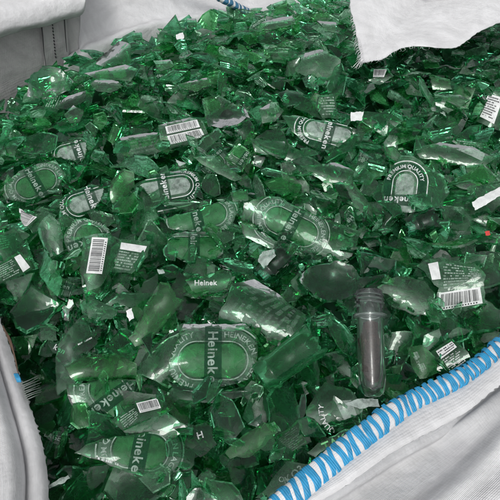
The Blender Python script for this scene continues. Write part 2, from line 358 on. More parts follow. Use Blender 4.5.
class Art:
    """label artwork in a shard's local (x, y) plane, laid on its curved surface; cut where the glass breaks"""
    def __init__(s, surf, clip, under=False): s.surf, s.clip, s.b = surf, clip, {}
    def add(s, bucket, mat, pts, faces, off):
        vs, fs, ms = s.b.setdefault(bucket, ([], [], []))
        ok = [inside(x, y, s.clip) for x, y in pts]
        mp = {}
        for f in faces:
            if all(ok[i] for i in f):
                for i in f:
                    if i not in mp: mp[i] = len(vs); vs.append(s.surf.pt(pts[i][0], pts[i][1], off))
                g = tuple(mp[i] for i in f)
                a, b_, c = (vs[g[0]], vs[g[1]], vs[g[2]])
                if (b_ - a).cross(c - a).z < 0: g = g[::-1]
                fs.append(g); ms.append(mat)
    def quad(s, bucket, mat, q, off, nx=10, ny=5, s0=0, s1=1, t0=0, t1=1):
        pts = []
        for j in range(ny + 1):
            t = t0 + (t1 - t0) * j / ny
            for i in range(nx + 1):
                u = s0 + (s1 - s0) * i / nx
                p = (q[0] * (1 - u) + q[1] * u) * (1 - t) + (q[3] * (1 - u) + q[2] * u) * t
                pts.append((p.x, p.y))
        s.add(bucket, mat, pts, [(j * (nx + 1) + i, j * (nx + 1) + i + 1, (j + 1) * (nx + 1) + i + 1, (j + 1) * (nx + 1) + i) for j in range(ny) for i in range(nx)], off)
    def barcode(s, q, rnd, paper=True):
        if paper: s.quad('label', 'white', q, 1.2e-4, 26, 10)
        u = .06
        while u < .93:
            w = rnd.choice((.008, .008, .016, .024))
            s.quad('barcode', 'black', q, 2.6e-4, 1, 5, u, u + w, .10, .80); u += w + rnd.choice((.009, .012, .02))
        u = .08
        while u < .9:
            s.quad('barcode', 'black', q, 2.6e-4, 1, 1, u, u + .03, .86, .94); u += .06
    def lines(s, q, rows, mat, rnd, dens=.8):
        for r in range(rows):
            t = (r + .2) / rows; u = rnd.uniform(0, .05); end = rnd.uniform(.86, 1)
            while u < end:
                w = rnd.uniform(.025, .1)
                if rnd.random() < dens: s.quad('fine_print', mat, q, 2.6e-4, 2, 1, u, min(u + w, 1), t, t + .52 / rows)
                u += w + .018
    def text(s, txt, c, T, U, size, mat, off=3.2e-4, bucket='lettering'):
        tot = sum(glyph(ch)[2] for ch in txt) * size; x = -tot / 2
        for ch in txt:
            vs, fs, w = glyph(ch)
            pts = [c + T * (x + v[0] * size) + U * (v[1] - .36) * size for v in vs]
            s.add(bucket, mat, [(p.x, p.y) for p in pts], fs, off); x += w * size
    def race(s, L, W, d, n=96):
        w = W / 2 - d; h = max(0, (L - W) / 2); out = []
        per = 2 * math.pi * w + 4 * h
        for i in range(n):
            q = per * i / n
            out.append(s.racept(q, w, h))
        return out
    def racept(s, q, w, h):
        per = 2 * math.pi * w + 4 * h; q %= per
        # starts at the top centre, runs clockwise
        a = math.pi * w / 2
        if q < a: th = q / w; return V((w * math.sin(th), h + w * math.cos(th))), th
        q -= a
        if q < 2 * h: return V((w, h - q)), math.pi / 2
        q -= 2 * h
        if q < 2 * a: th = math.pi / 2 + q / w; return V((w * math.sin(th), -h + w * math.cos(th))), th
        q -= 2 * a
        if q < 2 * h: return V((-w, -h + q)), 1.5 * math.pi
        q -= 2 * h; th = 1.5 * math.pi + q / w
        return V((w * math.sin(th), h + w * math.cos(th))), th
    def ring(s, c, T, U, L, W, d0, d1, mat, off, k=1):
        rs = [s.race(L, W, d0 + (d1 - d0) * i / k) for i in range(k + 1)]; n = len(rs[0]); pts = []
        for r in rs: pts += [c + T * p.x + U * p.y for p, _ in r]
        s.add('label', mat, [(p.x, p.y) for p in pts], [(i * n + a, i * n + (a + 1) % n, (i + 1) * n + (a + 1) % n, (i + 1) * n + a) for i in range(k) for a in range(n)], off)
    def around(s, txt, c, T, U, L, W, d, q0, size, mat, bucket='lettering'):
        w = W / 2 - d; h = max(0, (L - W) / 2)
        tot = sum(glyph(ch)[2] for ch in txt) * size; q = q0 - tot / 2
        for ch in txt:
            vs, fs, wd = glyph(ch)
            p, th = s.racept(q + wd * size / 2, w, h)
            tx = T * math.cos(th) - U * math.sin(th); ux = T * math.sin(th) + U * math.cos(th)
            cc = c + T * p.x + U * p.y
            pts = [cc + tx * ((v[0] - wd / 2) * size) + ux * ((v[1] - .36) * size) for v in vs]
            s.add(bucket, mat, [(p_.x, p_.y) for p_ in pts], fs, 3.2e-4); q += wd * size
    def oval(s, c, U, L, W, style):
        T = V((U.y, -U.x))
        sil = style == 'silver'
        let = 'wletter' if sil else 'letter'
        k = W / .05
        s.ring(c, T, U, L, W, 0, .0011 * k, let, 2e-4)
        s.ring(c, T, U, L, W, .0022 * k, .0108 * k, 'dgreen' if sil else 'frost', 1.2e-4, 3)
        s.ring(c, T, U, L, W, .0112 * k, .0121 * k, let, 2e-4)
        s.ring(c, T, U, L, W, (.0152 if sil else .0134) * k, W / 2 - 1e-5, 'silver' if sil else 'pgreen', 1.2e-4, 7)
        w = W / 2 - .0065 * k; h = max(0, (L - W) / 2); per = 2 * math.pi * w + 4 * h
        s.around('HEINEKEN LAGER BEER', c, T, U, L, W, .0065 * k, 0, .0058 * k, let, 'lettering#1')
        s.around('PREMIUM QUALITY', c, T, U, L, W, .0065 * k, per / 2, .0058 * k, let, 'lettering#2')
        b = .0062 * k; e = W / 2
        s.quad('label', 'dgreen', [c - T * e - U * b, c + T * e - U * b, c + T * e + U * b, c - T * e + U * b], 2.4e-4, 24, 5)
        s.text('Heineken', c, T, U, W * .20, let, 3.6e-4)
    def build(s, root):
        par = root
        for bucket in sorted(s.b, key=lambda k: (k != 'label', k)):
            if not s.b[bucket][1]: continue
            vs, fs, ms = s.b[bucket]; keys = sorted(set(ms)); 
            o = mk(bucket.split('#')[0], vs, fs, [M[k] for k in keys], par, fm=[keys.index(x) for x in ms])
            if bucket == 'label': par = o

HERO_PX = []
cnt = [0]
def frame(cx, cy, z, ang, b, tilt=(0, 0)):
    P = at_z(cx, cy, z)
    for _ in range(3): P = at_z(cx, cy, z + heap(P.x, P.y))
    v = (CAM - P).normalized()
    n = (V((0, 0, 1)) * (1 - b) + v * b + RT * tilt[0] + UP * tilt[1]).normalized()
    def todir(a):
        d = RT * math.cos(math.radians(a)) + UP * math.sin(math.radians(a))
        return (d - v * (d.dot(n) / v.dot(n))).normalized()
    X = todir(ang); Y = n.cross(X)
    mw = Matrix.Translation(P) @ Matrix((X, Y, n)).transposed().to_4x4()
    def loc(px, py):
        q = on_plane(px, py, P, n) - P; return V((q.dot(X), q.dot(Y)))
    def ldir(a):
        d = todir(a); u = V((d.dot(X), d.dot(Y))); return u.normalized()
    return P, n, mw, loc, ldir
def hero(poly, label, ang=0, R=.0305, mat='glass', z=.012, b=.55, tilt=(0, 0), art=(), name='glass_shard', cat='glass shard', th=.0026, kx=0.0, group=None, rp=0.0004, jg=1, base=False, rr=1.9):
    cnt[0] += 1; rnd = random.Random(cnt[0] * 7 + 1)
    cx = sum(p[0] for p in poly) / len(poly); cy = sum(p[1] for p in poly) / len(poly)
    P, n, mw, loc, ldir = frame(cx, cy, z, ang, b, tilt)
    lp = [tuple(loc(*p)) for p in poly]
    ol = jag(lp, .004, .0007 * jg, rnd)
    my = max(abs(p[1]) for p in ol)
    surf = BaseSurf() if base else Surf(max(R, my * rr), kx, rp, cnt[0])
    vs, fs, fl = shard_geo(ol, surf, th, 6, rnd.uniform(0, .05))
    o = mk(name, vs, fs, M[mat], flat=fl); o.matrix_world = mw
    tag(o, label, cat, group)
    HERO_PX.append(poly)
    if art:
        shr = [(x * .975, y * .975) for x, y in ol] if my > .01 else ol
        A = Art(surf, ol)
        for a in art:
            k = a[0]
            if k == 'oval':
                _, c, up, L, W, st = a; A.oval(loc(*c), ldir(up), L * .001, W * .001, st)
            elif k == 'bar': A.barcode([loc(*p) for p in a[1]], rnd)
            elif k == 'patch': A.quad('label', a[2], [loc(*p) for p in a[1]], 1.6e-4, 12, 8)
            elif k == 'lines': A.lines([loc(*p) for p in a[1]], a[2], a[3], rnd)
            elif k == 'text':
                _, txt, c, d, size, m_ = a; T = ldir(d); A.text(txt, loc(*c), T, V((-T.y, T.x)), size * .001, m_)
            elif k == 'arc':
                _, txt, c, up, r, size, m_ = a; U = ldir(up); A.around(txt, loc(*c), V((U.y, -U.x)), U, 2 * r * .001, 2 * r * .001, 0, 0, size * .001, m_, 'lettering#%d' % (len(A.b) + 3))
        A.build(o)
    return o
def revolve(prof, n=40, jit=None, close=False):
    """profile of (x, r) turned about the x axis"""
    vs, fs = [], []
    for x, r in prof:
        for i in range(n):
            a = 2 * math.pi * i / n; vs.append(V((x, r * math.cos(a), r * math.sin(a))))
    m = len(prof)
    for k in range(m - (0 if close else 1)):
        a, b = k * n, ((k + 1) % m) * n
        for i in range(n): fs.append((a + i, a + (i + 1) % n, b + (i + 1) % n, b + i))
    return vs, fs

# ------------------------------------------------------------------ the hero shards (outlines taken from the photograph, each at its own place on the heap)
H = hero
H([(241,219),(244,203),(262,196),(280,196),(330,219),(362,231),(352,256),(338,261),(308,253),(275,237)], 'large bottle wall shard with oval racetrack label and cracked lower edge, mid heap', -27, z=.026, b=.75, art=[('oval',(291,226),-27,80,50,'green')])
H([(241,222),(274,240),(306,256),(292,254),(264,246),(245,237)], 'narrow bottle wall strip below the crack of the large oval labelled shard', -27, z=.024, b=.75, art=[('oval',(291,226),-27,80,50,'green')], R=.05)
H([(163,219),(185,213),(205,206),(225,201),(238,202),(238,212),(230,228),(208,235),(188,230),(168,228)], 'leaf shaped shard with pale green oval label, left of the cracked large oval shard', 12, z=.022, b=.7, art=[('oval',(197,217),12,82,46,'green')])
H([(167,235),(185,230),(216,234),(230,247),(216,260),(185,262),(168,253)], 'shard with bright green label square, tucked under the leaf shaped labelled shard', 0, z=.012, b=.6, art=[('oval',(194,248),0,78,46,'green')])
H([(185,280),(203,276),(224,269),(232,277),(226,288),(212,294),(192,291)], 'shard with crisp white printed lettering on dark green neck label', 5, R=.02, z=.02, b=.75, art=[('text','Heinek',(206,282.5),1,6.6,'wletter')], mat='glass')
H([(219,312),(232,283),(254,276),(276,290),(306,314),(303,326),(282,346),(262,343),(230,336),(218,325)], 'half round bottle wall covered in fine line print, beside a broken neck tube', -22, z=.03, b=.75, R=.032, rr=1.4, art=[('lines',[(231,286),(262,282),(303,316),(296,330)],8,'frost'),('lines',[(222,318),(236,300),(300,322),(282,344)],11,'frost')])
H([(183,322),(246,322),(256,335),(257,360),(250,378),(215,389),(180,387),(167,373),(171,355),(178,338)], 'big half bottle lying sideways with complete racetrack label, front middle', 0, z=.028, b=.8, R=.0335, rr=1.5, art=[('oval',(213,360),0,82,56,'green')])
H([(168,381),(180,390),(215,393),(250,385),(256,392),(215,403),(180,399)], 'dark curved strip of glass directly below the big half bottle with racetrack label', 0, z=.012, b=.5, mat='dark')
H([(160,281),(169,283),(176,297),(184,300),(176,310),(160,330),(148,342),(135,347),(128,338),(136,325),(148,300)], 'bright emerald shoulder piece with long ridges, left of the shard with crisp white lettering', 52, R=.024, z=.024, b=.8, mat='bright', rp=.0022)
H([(377,287),(390,279),(410,276),(425,280),(435,292),(432,316),(415,315),(390,305)], 'broad dull grey green shard between the clear plastic tube and the barcode shard', -30, z=.02, b=.65, mat='pale', R=.045)
H([(416,265),(425,259),(445,257),(475,263),(486,275),(484,288),(486,303),(470,309),(452,316),(436,322),(433,307),(439,288),(431,280)], 'shard with large white barcode and block of fine print, at right of heap', 8, z=.028, b=.85, R=.036, mat='pale', art=[('bar',[(440,311),(483,303),(480,287),(439,293)][0:0] or [(439,293),(480,287),(483,303),(437,311)]),('patch',[(428,263),(438,261),(441,279),(432,280)],'white'),('lines',[(443,262),(480,268),(482,284),(443,290)],9,'letter'),('arc','OO',(442,316),90,2,4,'letter')])
H([(430,352),(440,345),(452,337),(468,352),(472,362),(462,373),(445,377),(436,372)], 'shard with white tag and reversed print block, next to the blue stitched hem', 28, z=.024, b=.8, mat='glass', art=[('patch',[(436,351),(452,341),(457,347),(441,359)],'white'),('lines',[(437,352),(452,342),(456,347),(441,358)],3,'black'),('lines',[(442,360),(458,349),(468,360),(449,374)],7,'wletter')])
H([(407,347),(422,345),(435,357),(440,372),(420,379),(412,367)], 'bright green shard with tiny letters, left of the shard with white tag by the hem', 80, z=.02, b=.8, mat='bright', art=[('text','BREWED',(419,364),-62,3.2,'letter'),('lines',[(412,350),(417,349),(428,372),(423,375)],2,'letter')])
H([(390,167),(400,155),(413,156),(427,166),(445,174),(451,190),(440,205),(425,212),(402,213),(386,208),(381,190)], 'bottle wall shard with upside down silver oval label, right of centre', 92, z=.024, b=.7, R=.034, art=[('oval',(403,200),-97,84,46,'silver')])
H([(282,115),(300,115),(330,120),(353,127),(351,138),(335,147),(318,150),(305,143),(292,132)], 'pointed shard with silver oval label and dark name band, upper middle of heap', -8, z=.024, b=.65, art=[('oval',(329,132),-14,84,48,'silver')])
H([(476,120),(488,93),(507,97),(507,132),(490,128)], 'shard with white fine print tag, cut by the photo at upper right', 65, z=.02, b=.7, art=[('patch',[(478,115),(489,93),(503,98),(494,124)],'white'),('lines',[(489,95),(501,99),(492,120),(480,114)],9,'black')])
H([(158,124),(190,116),(201,119),(208,133),(192,143),(170,148),(160,140)], 'shard carrying a double white barcode tag, in the upper left of heap', 12, z=.024, b=.65, mat='pale', art=[('bar',[(165,126),(197,119),(200,127),(167,134)]),('bar',[(167,136),(201,128.5),(205,136),(170,144)])])
H([(50,150),(62,142),(77,138),(87,142),(84,158),(77,162),(53,157)], 'shard with torn silver label and dark band, at left under the dusty round shards', 15, z=.02, b=.6, art=[('oval',(78,151),195,74,44,'silver')])
H([(0,190),(18,170),(38,162),(55,159),(66,175),(50,193),(25,201),(5,198)], 'shard with round green label patch, near the left edge of heap', 20, z=.018, b=.6, art=[('oval',(36,183),25,66,46,'green')])
H([(57,202),(72,189),(92,183),(104,187),(102,199),(92,211),(78,219),(63,215)], 'shard with silver centred oval label and white name band, left of heap', 14, z=.024, b=.65, art=[('oval',(92,200),18,74,44,'silver')])
H([(62,235),(72,221),(85,218),(101,221),(112,230),(112,243),(100,252),(68,251)], 'shard with white ring arc of a round label, above the vertical barcode', -70, z=.02, b=.6, mat='glass', art=[('arc','PREMIUM QUALITY',(90,240),20,19,4.6,'letter'),('oval',(90,242),-72,62,52,'green')])
H([(82,236),(110,233),(119,245),(112,270),(101,286),(88,291),(79,270)], 'shard carrying an upright white barcode, at left of heap', 80, z=.028, b=.75, mat='glass', art=[('bar',[(86,273),(92,237),(108,238),(102,274)])])
H([(111,248),(121,238),(151,240),(148,256),(131,273),(111,271)], 'shard with slim white strip above pale print, right of the upright barcode', -8, z=.024, b=.7, mat='pale', art=[('patch',[(121,242),(147,246),(144,253),(120,249)],'white'),('lines',[(119,250),(143,254),(130,271),(113,268)],7,'letter')])
H([(-8,267),(17,251),(26,255),(32,268),(20,277),(-8,288)], 'shard with white end tab and fine print, cut by the left photo edge', 32, z=.022, b=.7, art=[('patch',[(14,257),(20,254),(30,267),(23,272)],'white'),('lines',[(-6,268),(13,258),(21,272),(-6,286)],8,'letter')])
H([(-6,234),(14,227),(30,235),(14,250),(-6,255)], 'dull shard with pale print at left edge, above the white end tab shard', 20, z=.02, b=.6, mat='pale', art=[('lines',[(-5,237),(6,236),(12,247),(-5,252)],6,'wletter')])
H([(18,207),(39,217),(31,225),(25,227),(20,219)], 'small triangular shard with grey barcode remnant, left of heap', -25, z=.022, b=.7, art=[('bar',[(20,225),(19,208),(37,217),(27,226)])])
H([(138,185),(150,174),(170,170),(198,171),(202,185),(192,204),(175,211),(157,212),(150,196)], 'frosted silver label shard with upright name band, left of the long pointed shard', -2, z=.022, b=.65, art=[('oval',(164,188),190,84,46,'silver')])
H([(66,384),(112,380),(136,380),(134,405),(102,423),(75,413)], 'green bottle wall with pale label bars and ring, lower left of heap', -20, z=.018, b=.7, mat='glass', art=[('oval',(113,398),-55,70,50,'green'),('patch',[(80,390),(90,383),(84,405),(78,407)],'frost')])
H([(64,367),(88,353),(116,353),(137,364),(137,379),(75,382)], 'clean green shoulder shard with dark fold, above the ringed label bars at lower left', 5, z=.014, b=.7, mat='bright', rp=.002)
H([(111,421),(130,406),(152,397),(164,401),(160,415),(143,433),(125,433)], 'shard with tilted white barcode remnant, lower left of heap', 15, z=.026, b=.75, mat='glass', art=[('bar',[(136,403),(157,398),(161,408),(140,413)]),('lines',[(118,418),(134,408),(140,416),(126,430)],6,'letter')])
H([(74,453),(85,445),(120,436),(150,431),(180,429),(196,444),(194,465),(180,478),(150,476),(110,466)], 'long bottle body lying low with round label ring, bottom left of heap', -8, z=.022, b=.75, R=.036, mat='glass', art=[('oval',(140,450),-8,64,48,'green'),('lines',[(98,456),(120,463),(119,467),(97,460)],1,'wletter')])
H([(158,488),(175,474),(198,470),(194,487),(175,499)], 'dark green smooth shard at the bottom, left of a grey translucent wedge', 30, z=.012, mat='glass')
H([(184,500),(200,474),(210,470),(224,500)], 'grey translucent wedge shaped shard at the bottom edge of heap', 85, z=.014, mat='pale')
H([(186,424),(210,424),(217,444),(200,457),(184,446)], 'dark shard with a single small white letter, below the big half bottle', 20, z=.014, mat='dark', art=[('text','H',(200,435),20,7,'wletter')])
H([(225,453),(243,435),(264,422),(278,432),(250,457),(230,459)], 'bright clear green blade of glass, bottom middle of heap', 35, z=.024, b=.8, mat='bright')
H([(269,443),(287,429),(304,417),(312,442),(294,458),(270,460)], 'shard with rows of fine print, right of the bright blade at bottom middle', 40, z=.018, b=.75, art=[('lines',[(275,441),(296,425),(306,443),(285,457)],10,'frost')])
H([(306,411),(315,395),(325,381),(350,389),(362,402),(362,422),(332,433),(309,428)], 'shard with white square in a ring of white letters, left of the tube tip', 10, z=.024, b=.8, R=.036, art=[('patch',[(335,401),(351,400),(357,415),(344,420)],'silver'),('arc','ORIGINAL BEER',(345,410),25,18,5.2,'wletter'),('arc','QUALITY',(345,410),205,18,5.2,'wletter')])
H([(307,453),(318,443),(340,431),(363,425),(361,438),(340,449),(320,459)], 'shard with light green capital letters along the blue stitched hem', 25, z=.024, b=.8, art=[('text','TAKS',(338,441),24,9,'gletter')])
H([(255,498),(275,475),(287,461),(318,462),(298,486),(285,499)], 'pale grey green shard with stamped round marks at bottom, beside the hem end', 42, z=.022, b=.8, mat='pale', art=[('text','KO3',(294,474),40,7,'letter'),('arc','OOO',(282,487),45,5,5,'letter')])
H([(414,147),(440,141),(475,146),(496,158),(485,166),(460,164),(420,157)], 'flat shard with smeared white label patch, far right of heap', -10, z=.022, b=.5, mat='pale', art=[('patch',[(456,149),(470,147),(486,152),(482,161)],'silver')])
H([(466,166),(485,164),(497,177),(487,187),(470,179)], 'bright serrated shard below the smeared white label at far right', -30, z=.02, mat='bright', jg=2)
H([(442,175),(460,176),(481,185),(471,191),(448,182)], 'grey printed sliver under the serrated shard at far right', -15, z=.016, mat='pale', art=[('lines',[(446,176),(460,177),(478,185),(468,189)],3,'black')])
H([(343,181),(352,179),(371,206),(373,218),(356,208)], 'grey blue dagger shaped shard right of the large oval label', -60, z=.022, mat='pale')
H([(299,165),(335,161),(361,175),(342,190),(315,176)], 'broad green plate above the large cracked oval label shard', -15, z=.012)
H([(294,70),(305,51),(322,48),(341,60),(333,88),(310,79)], 'crazed light green plate below the upper back shards', 20, z=.016, mat='pale', rp=.002)
H([(317,20),(336,22),(335,32),(325,31)], 'small squared pale shard at the back rim of heap', 0, z=.022, mat='pale', b=.4)
H([(260,23),(292,15),(296,24),(265,30)], 'long pale shard lying at the back beside the dull blue hem', 8, z=.022, mat='pale', b=.4)
H([(318,95),(335,93),(339,118),(322,118),(316,107)], 'small grey shard with fine print, above the pointed silver label shard', 80, z=.022, mat='pale', art=[('lines',[(320,97),(334,96),(337,115),(322,116)],7,'letter')])
H([(259,108),(272,101),(284,111),(275,121),(262,123)], 'pale faceted lump of glass left of the pointed silver label shard', 20, z=.018, mat='pale', rp=.003)
H([(371,68),(388,67),(394,76),(380,84),(368,80)], 'shard with tiny barcode remnant just below the torn flap', 0, z=.02, art=[('bar',[(374,69),(387,69),(384,77),(373,77)])])
H([(422,60),(438,58),(440,67),(425,69)], 'bright emerald chip below the torn flap edge', 0, z=.02, mat='bright')
H([(429,74),(450,79),(452,89),(433,89)], 'glowing green curved chip below the torn flap, right side', -10, z=.018, mat='bright')
H([(434,93),(460,94),(470,100),(448,112),(436,105)], 'smooth pale curved shard right of centre under the flap', -10, z=.018, mat='pale')
H([(153,60),(170,59),(174,66),(160,70)], 'small pale leaf of glass in the upper left', 0, z=.016, mat='pale', b=.4)
H([(178,84),(208,77),(214,83),(197,91),(182,88)], 'bright green dished shard in the upper left, left of the grey bottle bottom', 12, z=.018, mat='bright', b=.4)
H([(39,323),(55,326),(57,340),(40,341)], 'smooth grey green lump beside the left bag panel', 10, z=.02, mat='pale')
H([(85,305),(92,298),(118,311),(111,319),(90,321)], 'pale grey triangular shard below the upright barcode', -20, z=.022, mat='pale')
H([(46,286),(54,270),(63,278),(80,285),(69,297),(50,295)], 'bright green drop shaped label shard left of the upright barcode', -60, z=.018, mat='glass', art=[('oval',(56,284),70,46,30,'green')])
H([(48,344),(62,340),(72,350),(65,358),(52,352)], 'dark shard with white lettering scraps near the left panel', -30, z=.02, mat='dark', art=[('text','ken',(60,349),-28,6.5,'wletter')])
H([(72,348),(92,335),(98,342),(88,352),(76,355)], 'dark shard with small white print line, right of the white lettering scraps', 18, z=.02, mat='dark', art=[('lines',[(76,344),(92,336),(93,339),(77,347)],1,'wletter')])
H([(40,427),(60,431),(74,442),(60,445),(42,440)], 'dark neck label shard with faint print, beside the left panel', -18, z=.016, mat='dark', art=[('text','LAGER',(55,437),-18,5,'letter')])
H([(110,190),(113,178),(123,169),(134,172),(135,186),(122,200),(112,203)], 'bright emerald folded shard right of the silver centred oval label', 60, z=.028, b=.7, mat='bright', rp=.0025)
H([(193,157),(215,155),(226,164),(243,178),(235,181),(208,167)], 'long pointed dusty shard right of the frosted silver label shard', -30, z=.026, mat='pale')
H([(180,166),(200,140),(218,127),(225,135),(207,149),(190,163)], 'long green blade right of the double barcode tag', 40, z=.018)
H([(119,137),(160,131),(164,150),(131,158)], 'green shard with grid of bright label blocks, left of the double barcode tag', 8, z=.018, art=[('patch',[(128,141),(137,139),(139,148),(131,150)],'pgreen'),('patch',[(140,138),(150,136),(152,145),(142,147)],'pgreen'),('lines',[(125,139),(155,134),(158,149),(132,155)],5,'frost')])
H([(230,192),(247,189),(249,200),(233,202)], 'shard with bright square label corner above the large cracked shard', 5, z=.018, art=[('patch',[(233,192),(246,191),(247,199),(234,200)],'pgreen')])
H([(250,138),(285,140),(311,155),(290,161),(255,151)], 'long smooth plate below the pointed silver label shard', -18, z=.016)
H([(54,108),(68,95),(86,90),(84,101),(66,109)], 'dark flat oval shard in the upper left behind', 20, z=.024, mat='dark', b=.35)
H([(64,115),(73,104),(84,111),(80,121),(70,123)], 'pale round dusty shard in the upper left', 20, z=.022, mat='pale')
H([(90,84),(100,76),(118,81),(123,86),(110,92),(98,91)], 'pale leaf shaped dusty shard at upper left near back panel', 0, z=.022, mat='pale', b=.35)
H([(84,73),(125,63),(138,69),(130,80),(100,81)], 'green bottle strip with label blocks by the back panel', 8, z=.022, b=.4, art=[('patch',[(95,72),(108,69),(110,78),(97,79)],'pgreen'),('patch',[(112,69),(124,66),(127,76),(114,78)],'pgreen')])
H([(91,62),(118,39),(131,45),(129,63),(105,67)], 'upright dark green plate leaning on the back panel', 35, z=.02, b=.3, mat='glass')
H([(131,32),(141,31),(143,39),(133,40)], 'small squared chip at the foot of the back panel', 0, z=.024, b=.4)
H([(187,18),(196,18),(197,25),(188,26)], 'small rectangular chip standing above the back edge of heap', 0, z=.026, b=.4)

# ------------------------------------------------------------------ bottle bottoms, necks, the preform
H([(297,276),(312,267),(335,261),(352,266),(361,278),(357,292),(342,300),(322,299),(305,289)], 'dark grey green round bottle bottom above the clear plastic tube', -10, mat='dark', z=.032, b=.45, base=True, name='broken_bottle', cat='bottle bottom', th=.004)
H([(205,118),(215,109),(232,104),(246,109),(250,116),(238,124),(220,128),(208,126)], 'dark bottle bottom with green rim in the upper middle of heap', 15, mat='dark', z=.026, b=.3, base=True, name='broken_bottle', cat='bottle bottom', th=.004)
H([(26,94),(31,76),(44,67),(60,69),(73,80),(70,91),(55,97),(38,99)], 'dark arched bottle bottom against the back panel at upper left', 10, mat='glass', z=.028, b=.5, base=True, name='broken_bottle', cat='bottle bottom', th=.004)

def neck(px, py, ang, ln, r, label, z, b=.5, tilt=(0, 0), mat='glass', rings=True):
    P, n, mw, loc, ldir = frame(px, py, z, ang, b, tilt)
    h = ln / 2
    prof = [(-h, r * .92), (-h + .001, r * 1.0), (-h + .007, r * 1.02), (-h + .0085, r * 1.14), (-h + .011, r * 1.14), (-h + .013, r * 1.0)] if rings else [(-h, r)]
    prof += [(0, r * 1.03), (h * .6, r * 1.08), (h, r * 1.2)]
    inn = [(x, rr - .0028) for x, rr in [(-h, r * .93), (0, r * 1.03), (h * .6, r * 1.08), (h, r * 1.2)]][::-1]
    vs, fs = revolve(prof + inn, 40, close=True)
    rnd = random.Random(px)
    k0 = len(prof) - 1
    for i in range(40):
        d = .006 * noise.noise(V((i * .5, px, 0)))
        for k in (k0, k0 + 1): vs[k * 40 + i].x += d
    o = mk('bottle_neck', vs, fs, M[mat]); o.matrix_world = mw; tag(o, label, 'bottle neck')
    HERO_PX.append([(px - 15, py - 15), (px + 15, py - 15), (px + 15, py + 15), (px - 15, py + 15)])
neck(287, 360, 36, .052, .0125, 'broken green neck tube with open mouth, left of the clear plastic tube', .03, .6)
neck(273, 267, 42, .032, .0115, 'short dark threaded bottle mouth above the fine print half bottle', .026, .55, mat='dark')
neck(420, 480 - 255, 20, .03, .012, 'dark bottle mouth half buried below the upside down oval label', .008, .4, mat='dark')

# clear plastic preform, lying with its threaded mouth away from the camera
P, n, mw, loc, ldir = frame(371, 345, .034, 92, .72)
pre = empty('plastic_preform'); pre.matrix_world = mw
tag(pre, 'clear grey plastic bottle preform with threaded mouth and brown residue inside', 'plastic tube')
L0, L1 = loc(374, 398).x, loc(370, 291).x
r = (loc(388, 360) - loc(357, 360)).length / 2 * .88
tl = L1 - L0
prof = [(L0, .0005), (L0 + .001, r * .5), (L0 + .004, r * .82), (L0 + .009, r * .98), (L0 + .02, r), (L1 - .022, r * 1.02), (L1 - .02, r * 1.02), (L1 - .0005, r * 1.02), (L1, r * .98)]
inn = [(L1, r * .84), (L1 - .03, r * .80), (L0 + .018, r * .72), (L0 + .009, r * .55), (L0 + .0065, .0004)]
vs, fs = revolve(prof + inn, 48); mk('tube', vs, fs, M['plastic'], pre)
def ringgeo(x, w, r0, r1, seg=48):
    return revolve([(x - w, r0), (x - w * .7, r1), (x + w * .7, r1), (x + w, r0)], seg)
vs, fs = ringgeo(L1 - .0215, .0018, r * 1.0, r * 1.30); mk('support_ring', vs, fs, M['plastic'], pre)
tv, tf = [], []
for i, x in enumerate((.003, .0065, .010)):
    # one helical thread turn
    a0 = len(tv); seg = 44
    for s_ in range(seg + 1):
        a = 2 * math.pi * s_ / seg + i * .4; xx = L1 - x - .0035 * s_ / seg
        for dx, rr in ((-.0011, r * 1.0), (-.0005, r * 1.13), (.0005, r * 1.13), (.0011, r * 1.0)): tv.append(V((xx + dx, rr * math.cos(a), rr * math.sin(a))))
    for s_ in range(seg):
        for q in range(3): b0 = a0 + s_ * 4 + q; tf.append((b0, b0 + 4, b0 + 5, b0 + 1))
mk('screw_thread', tv, tf, M['plastic'], pre)
vs, fs = revolve([(L0 + .01, .0005), (L0 + .012, r * .5), (L0 + .02, r * .62), (L0 + .045, r * .66), (L1 - .034, r * .62), (L1 - .027, r * .5), (L1 - .025, .0005)], 28)
for v in vs:
    k = 1 + .45 * noise.noise(v * 150); v.y *= k; v.z *= k
mk('residue', vs, fs, M['residue'], pre)
HERO_PX.append([(353, 288), (388, 288), (388, 400), (356, 400)])

# ------------------------------------------------------------------ loose label scraps
def scrap(poly, label, mat='white', z=.03, b=.6, ang=0, lines=None):
    cnt[0] += 1; rnd = random.Random(cnt[0] * 5)
    cx = sum(p[0] for p in poly) / len(poly); cy = sum(p[1] for p in poly) / len(poly)
    P, n, mw, loc, ldir = frame(cx, cy, z, ang, b)
    ol = jag([tuple(loc(*p)) for p in poly], .002, .0006, rnd)
    sf = Surf(.03, 0, .004, cnt[0]); vs, fs, fl = shard_geo(ol, sf, .00025, 5)
    o = mk('label_scrap', vs, fs, M[mat], flat=fl); o.matrix_world = mw; tag(o, label, 'label scrap')
    if lines:
        A = Art(sf, ol); A.lines([loc(*p) for p in lines], 3, 'black', rnd); A.build(o)
scrap([(472,202),(482,196),(500,186),(503,195),(486,205),(475,210)], 'crumpled white label scrap at the far right edge')
scrap([(351,112),(364,111),(362,120),(351,121)], 'small white label scrap between the flap and pointed silver shard')
scrap([(176,35),(183,33),(184,39),(177,40)], 'tiny white label scrap near the back rim at upper left', z=.034)
scrap([(345,404),(357,399),(378,399),(380,407),(360,409)], 'torn silver foil scrap at the closed tip of the plastic tube', 'silver', z=.03)
scrap([(485,231),(490,230),(491,234),(486,235)], 'tiny red label fleck at right of heap', 'red')
scrap([(47,486),(68,475),(70,478),(49,489)], 'thin pale paper strip at bottom left beside the panel', 'silver', ang=28)
scrap([(126,311),(132,308),(134,318),(129,321)], 'small white paper corner beside the ridged emerald piece', z=.028)
scrap([(157,269),(163,269),(165,273),(159,274)], 'tiny pink grey fleck above the ridged emerald piece', 'silver')
scrap([(175,158),(186,163),(180,166)], 'small pale label sliver left of the long dusty shard', 'silver')
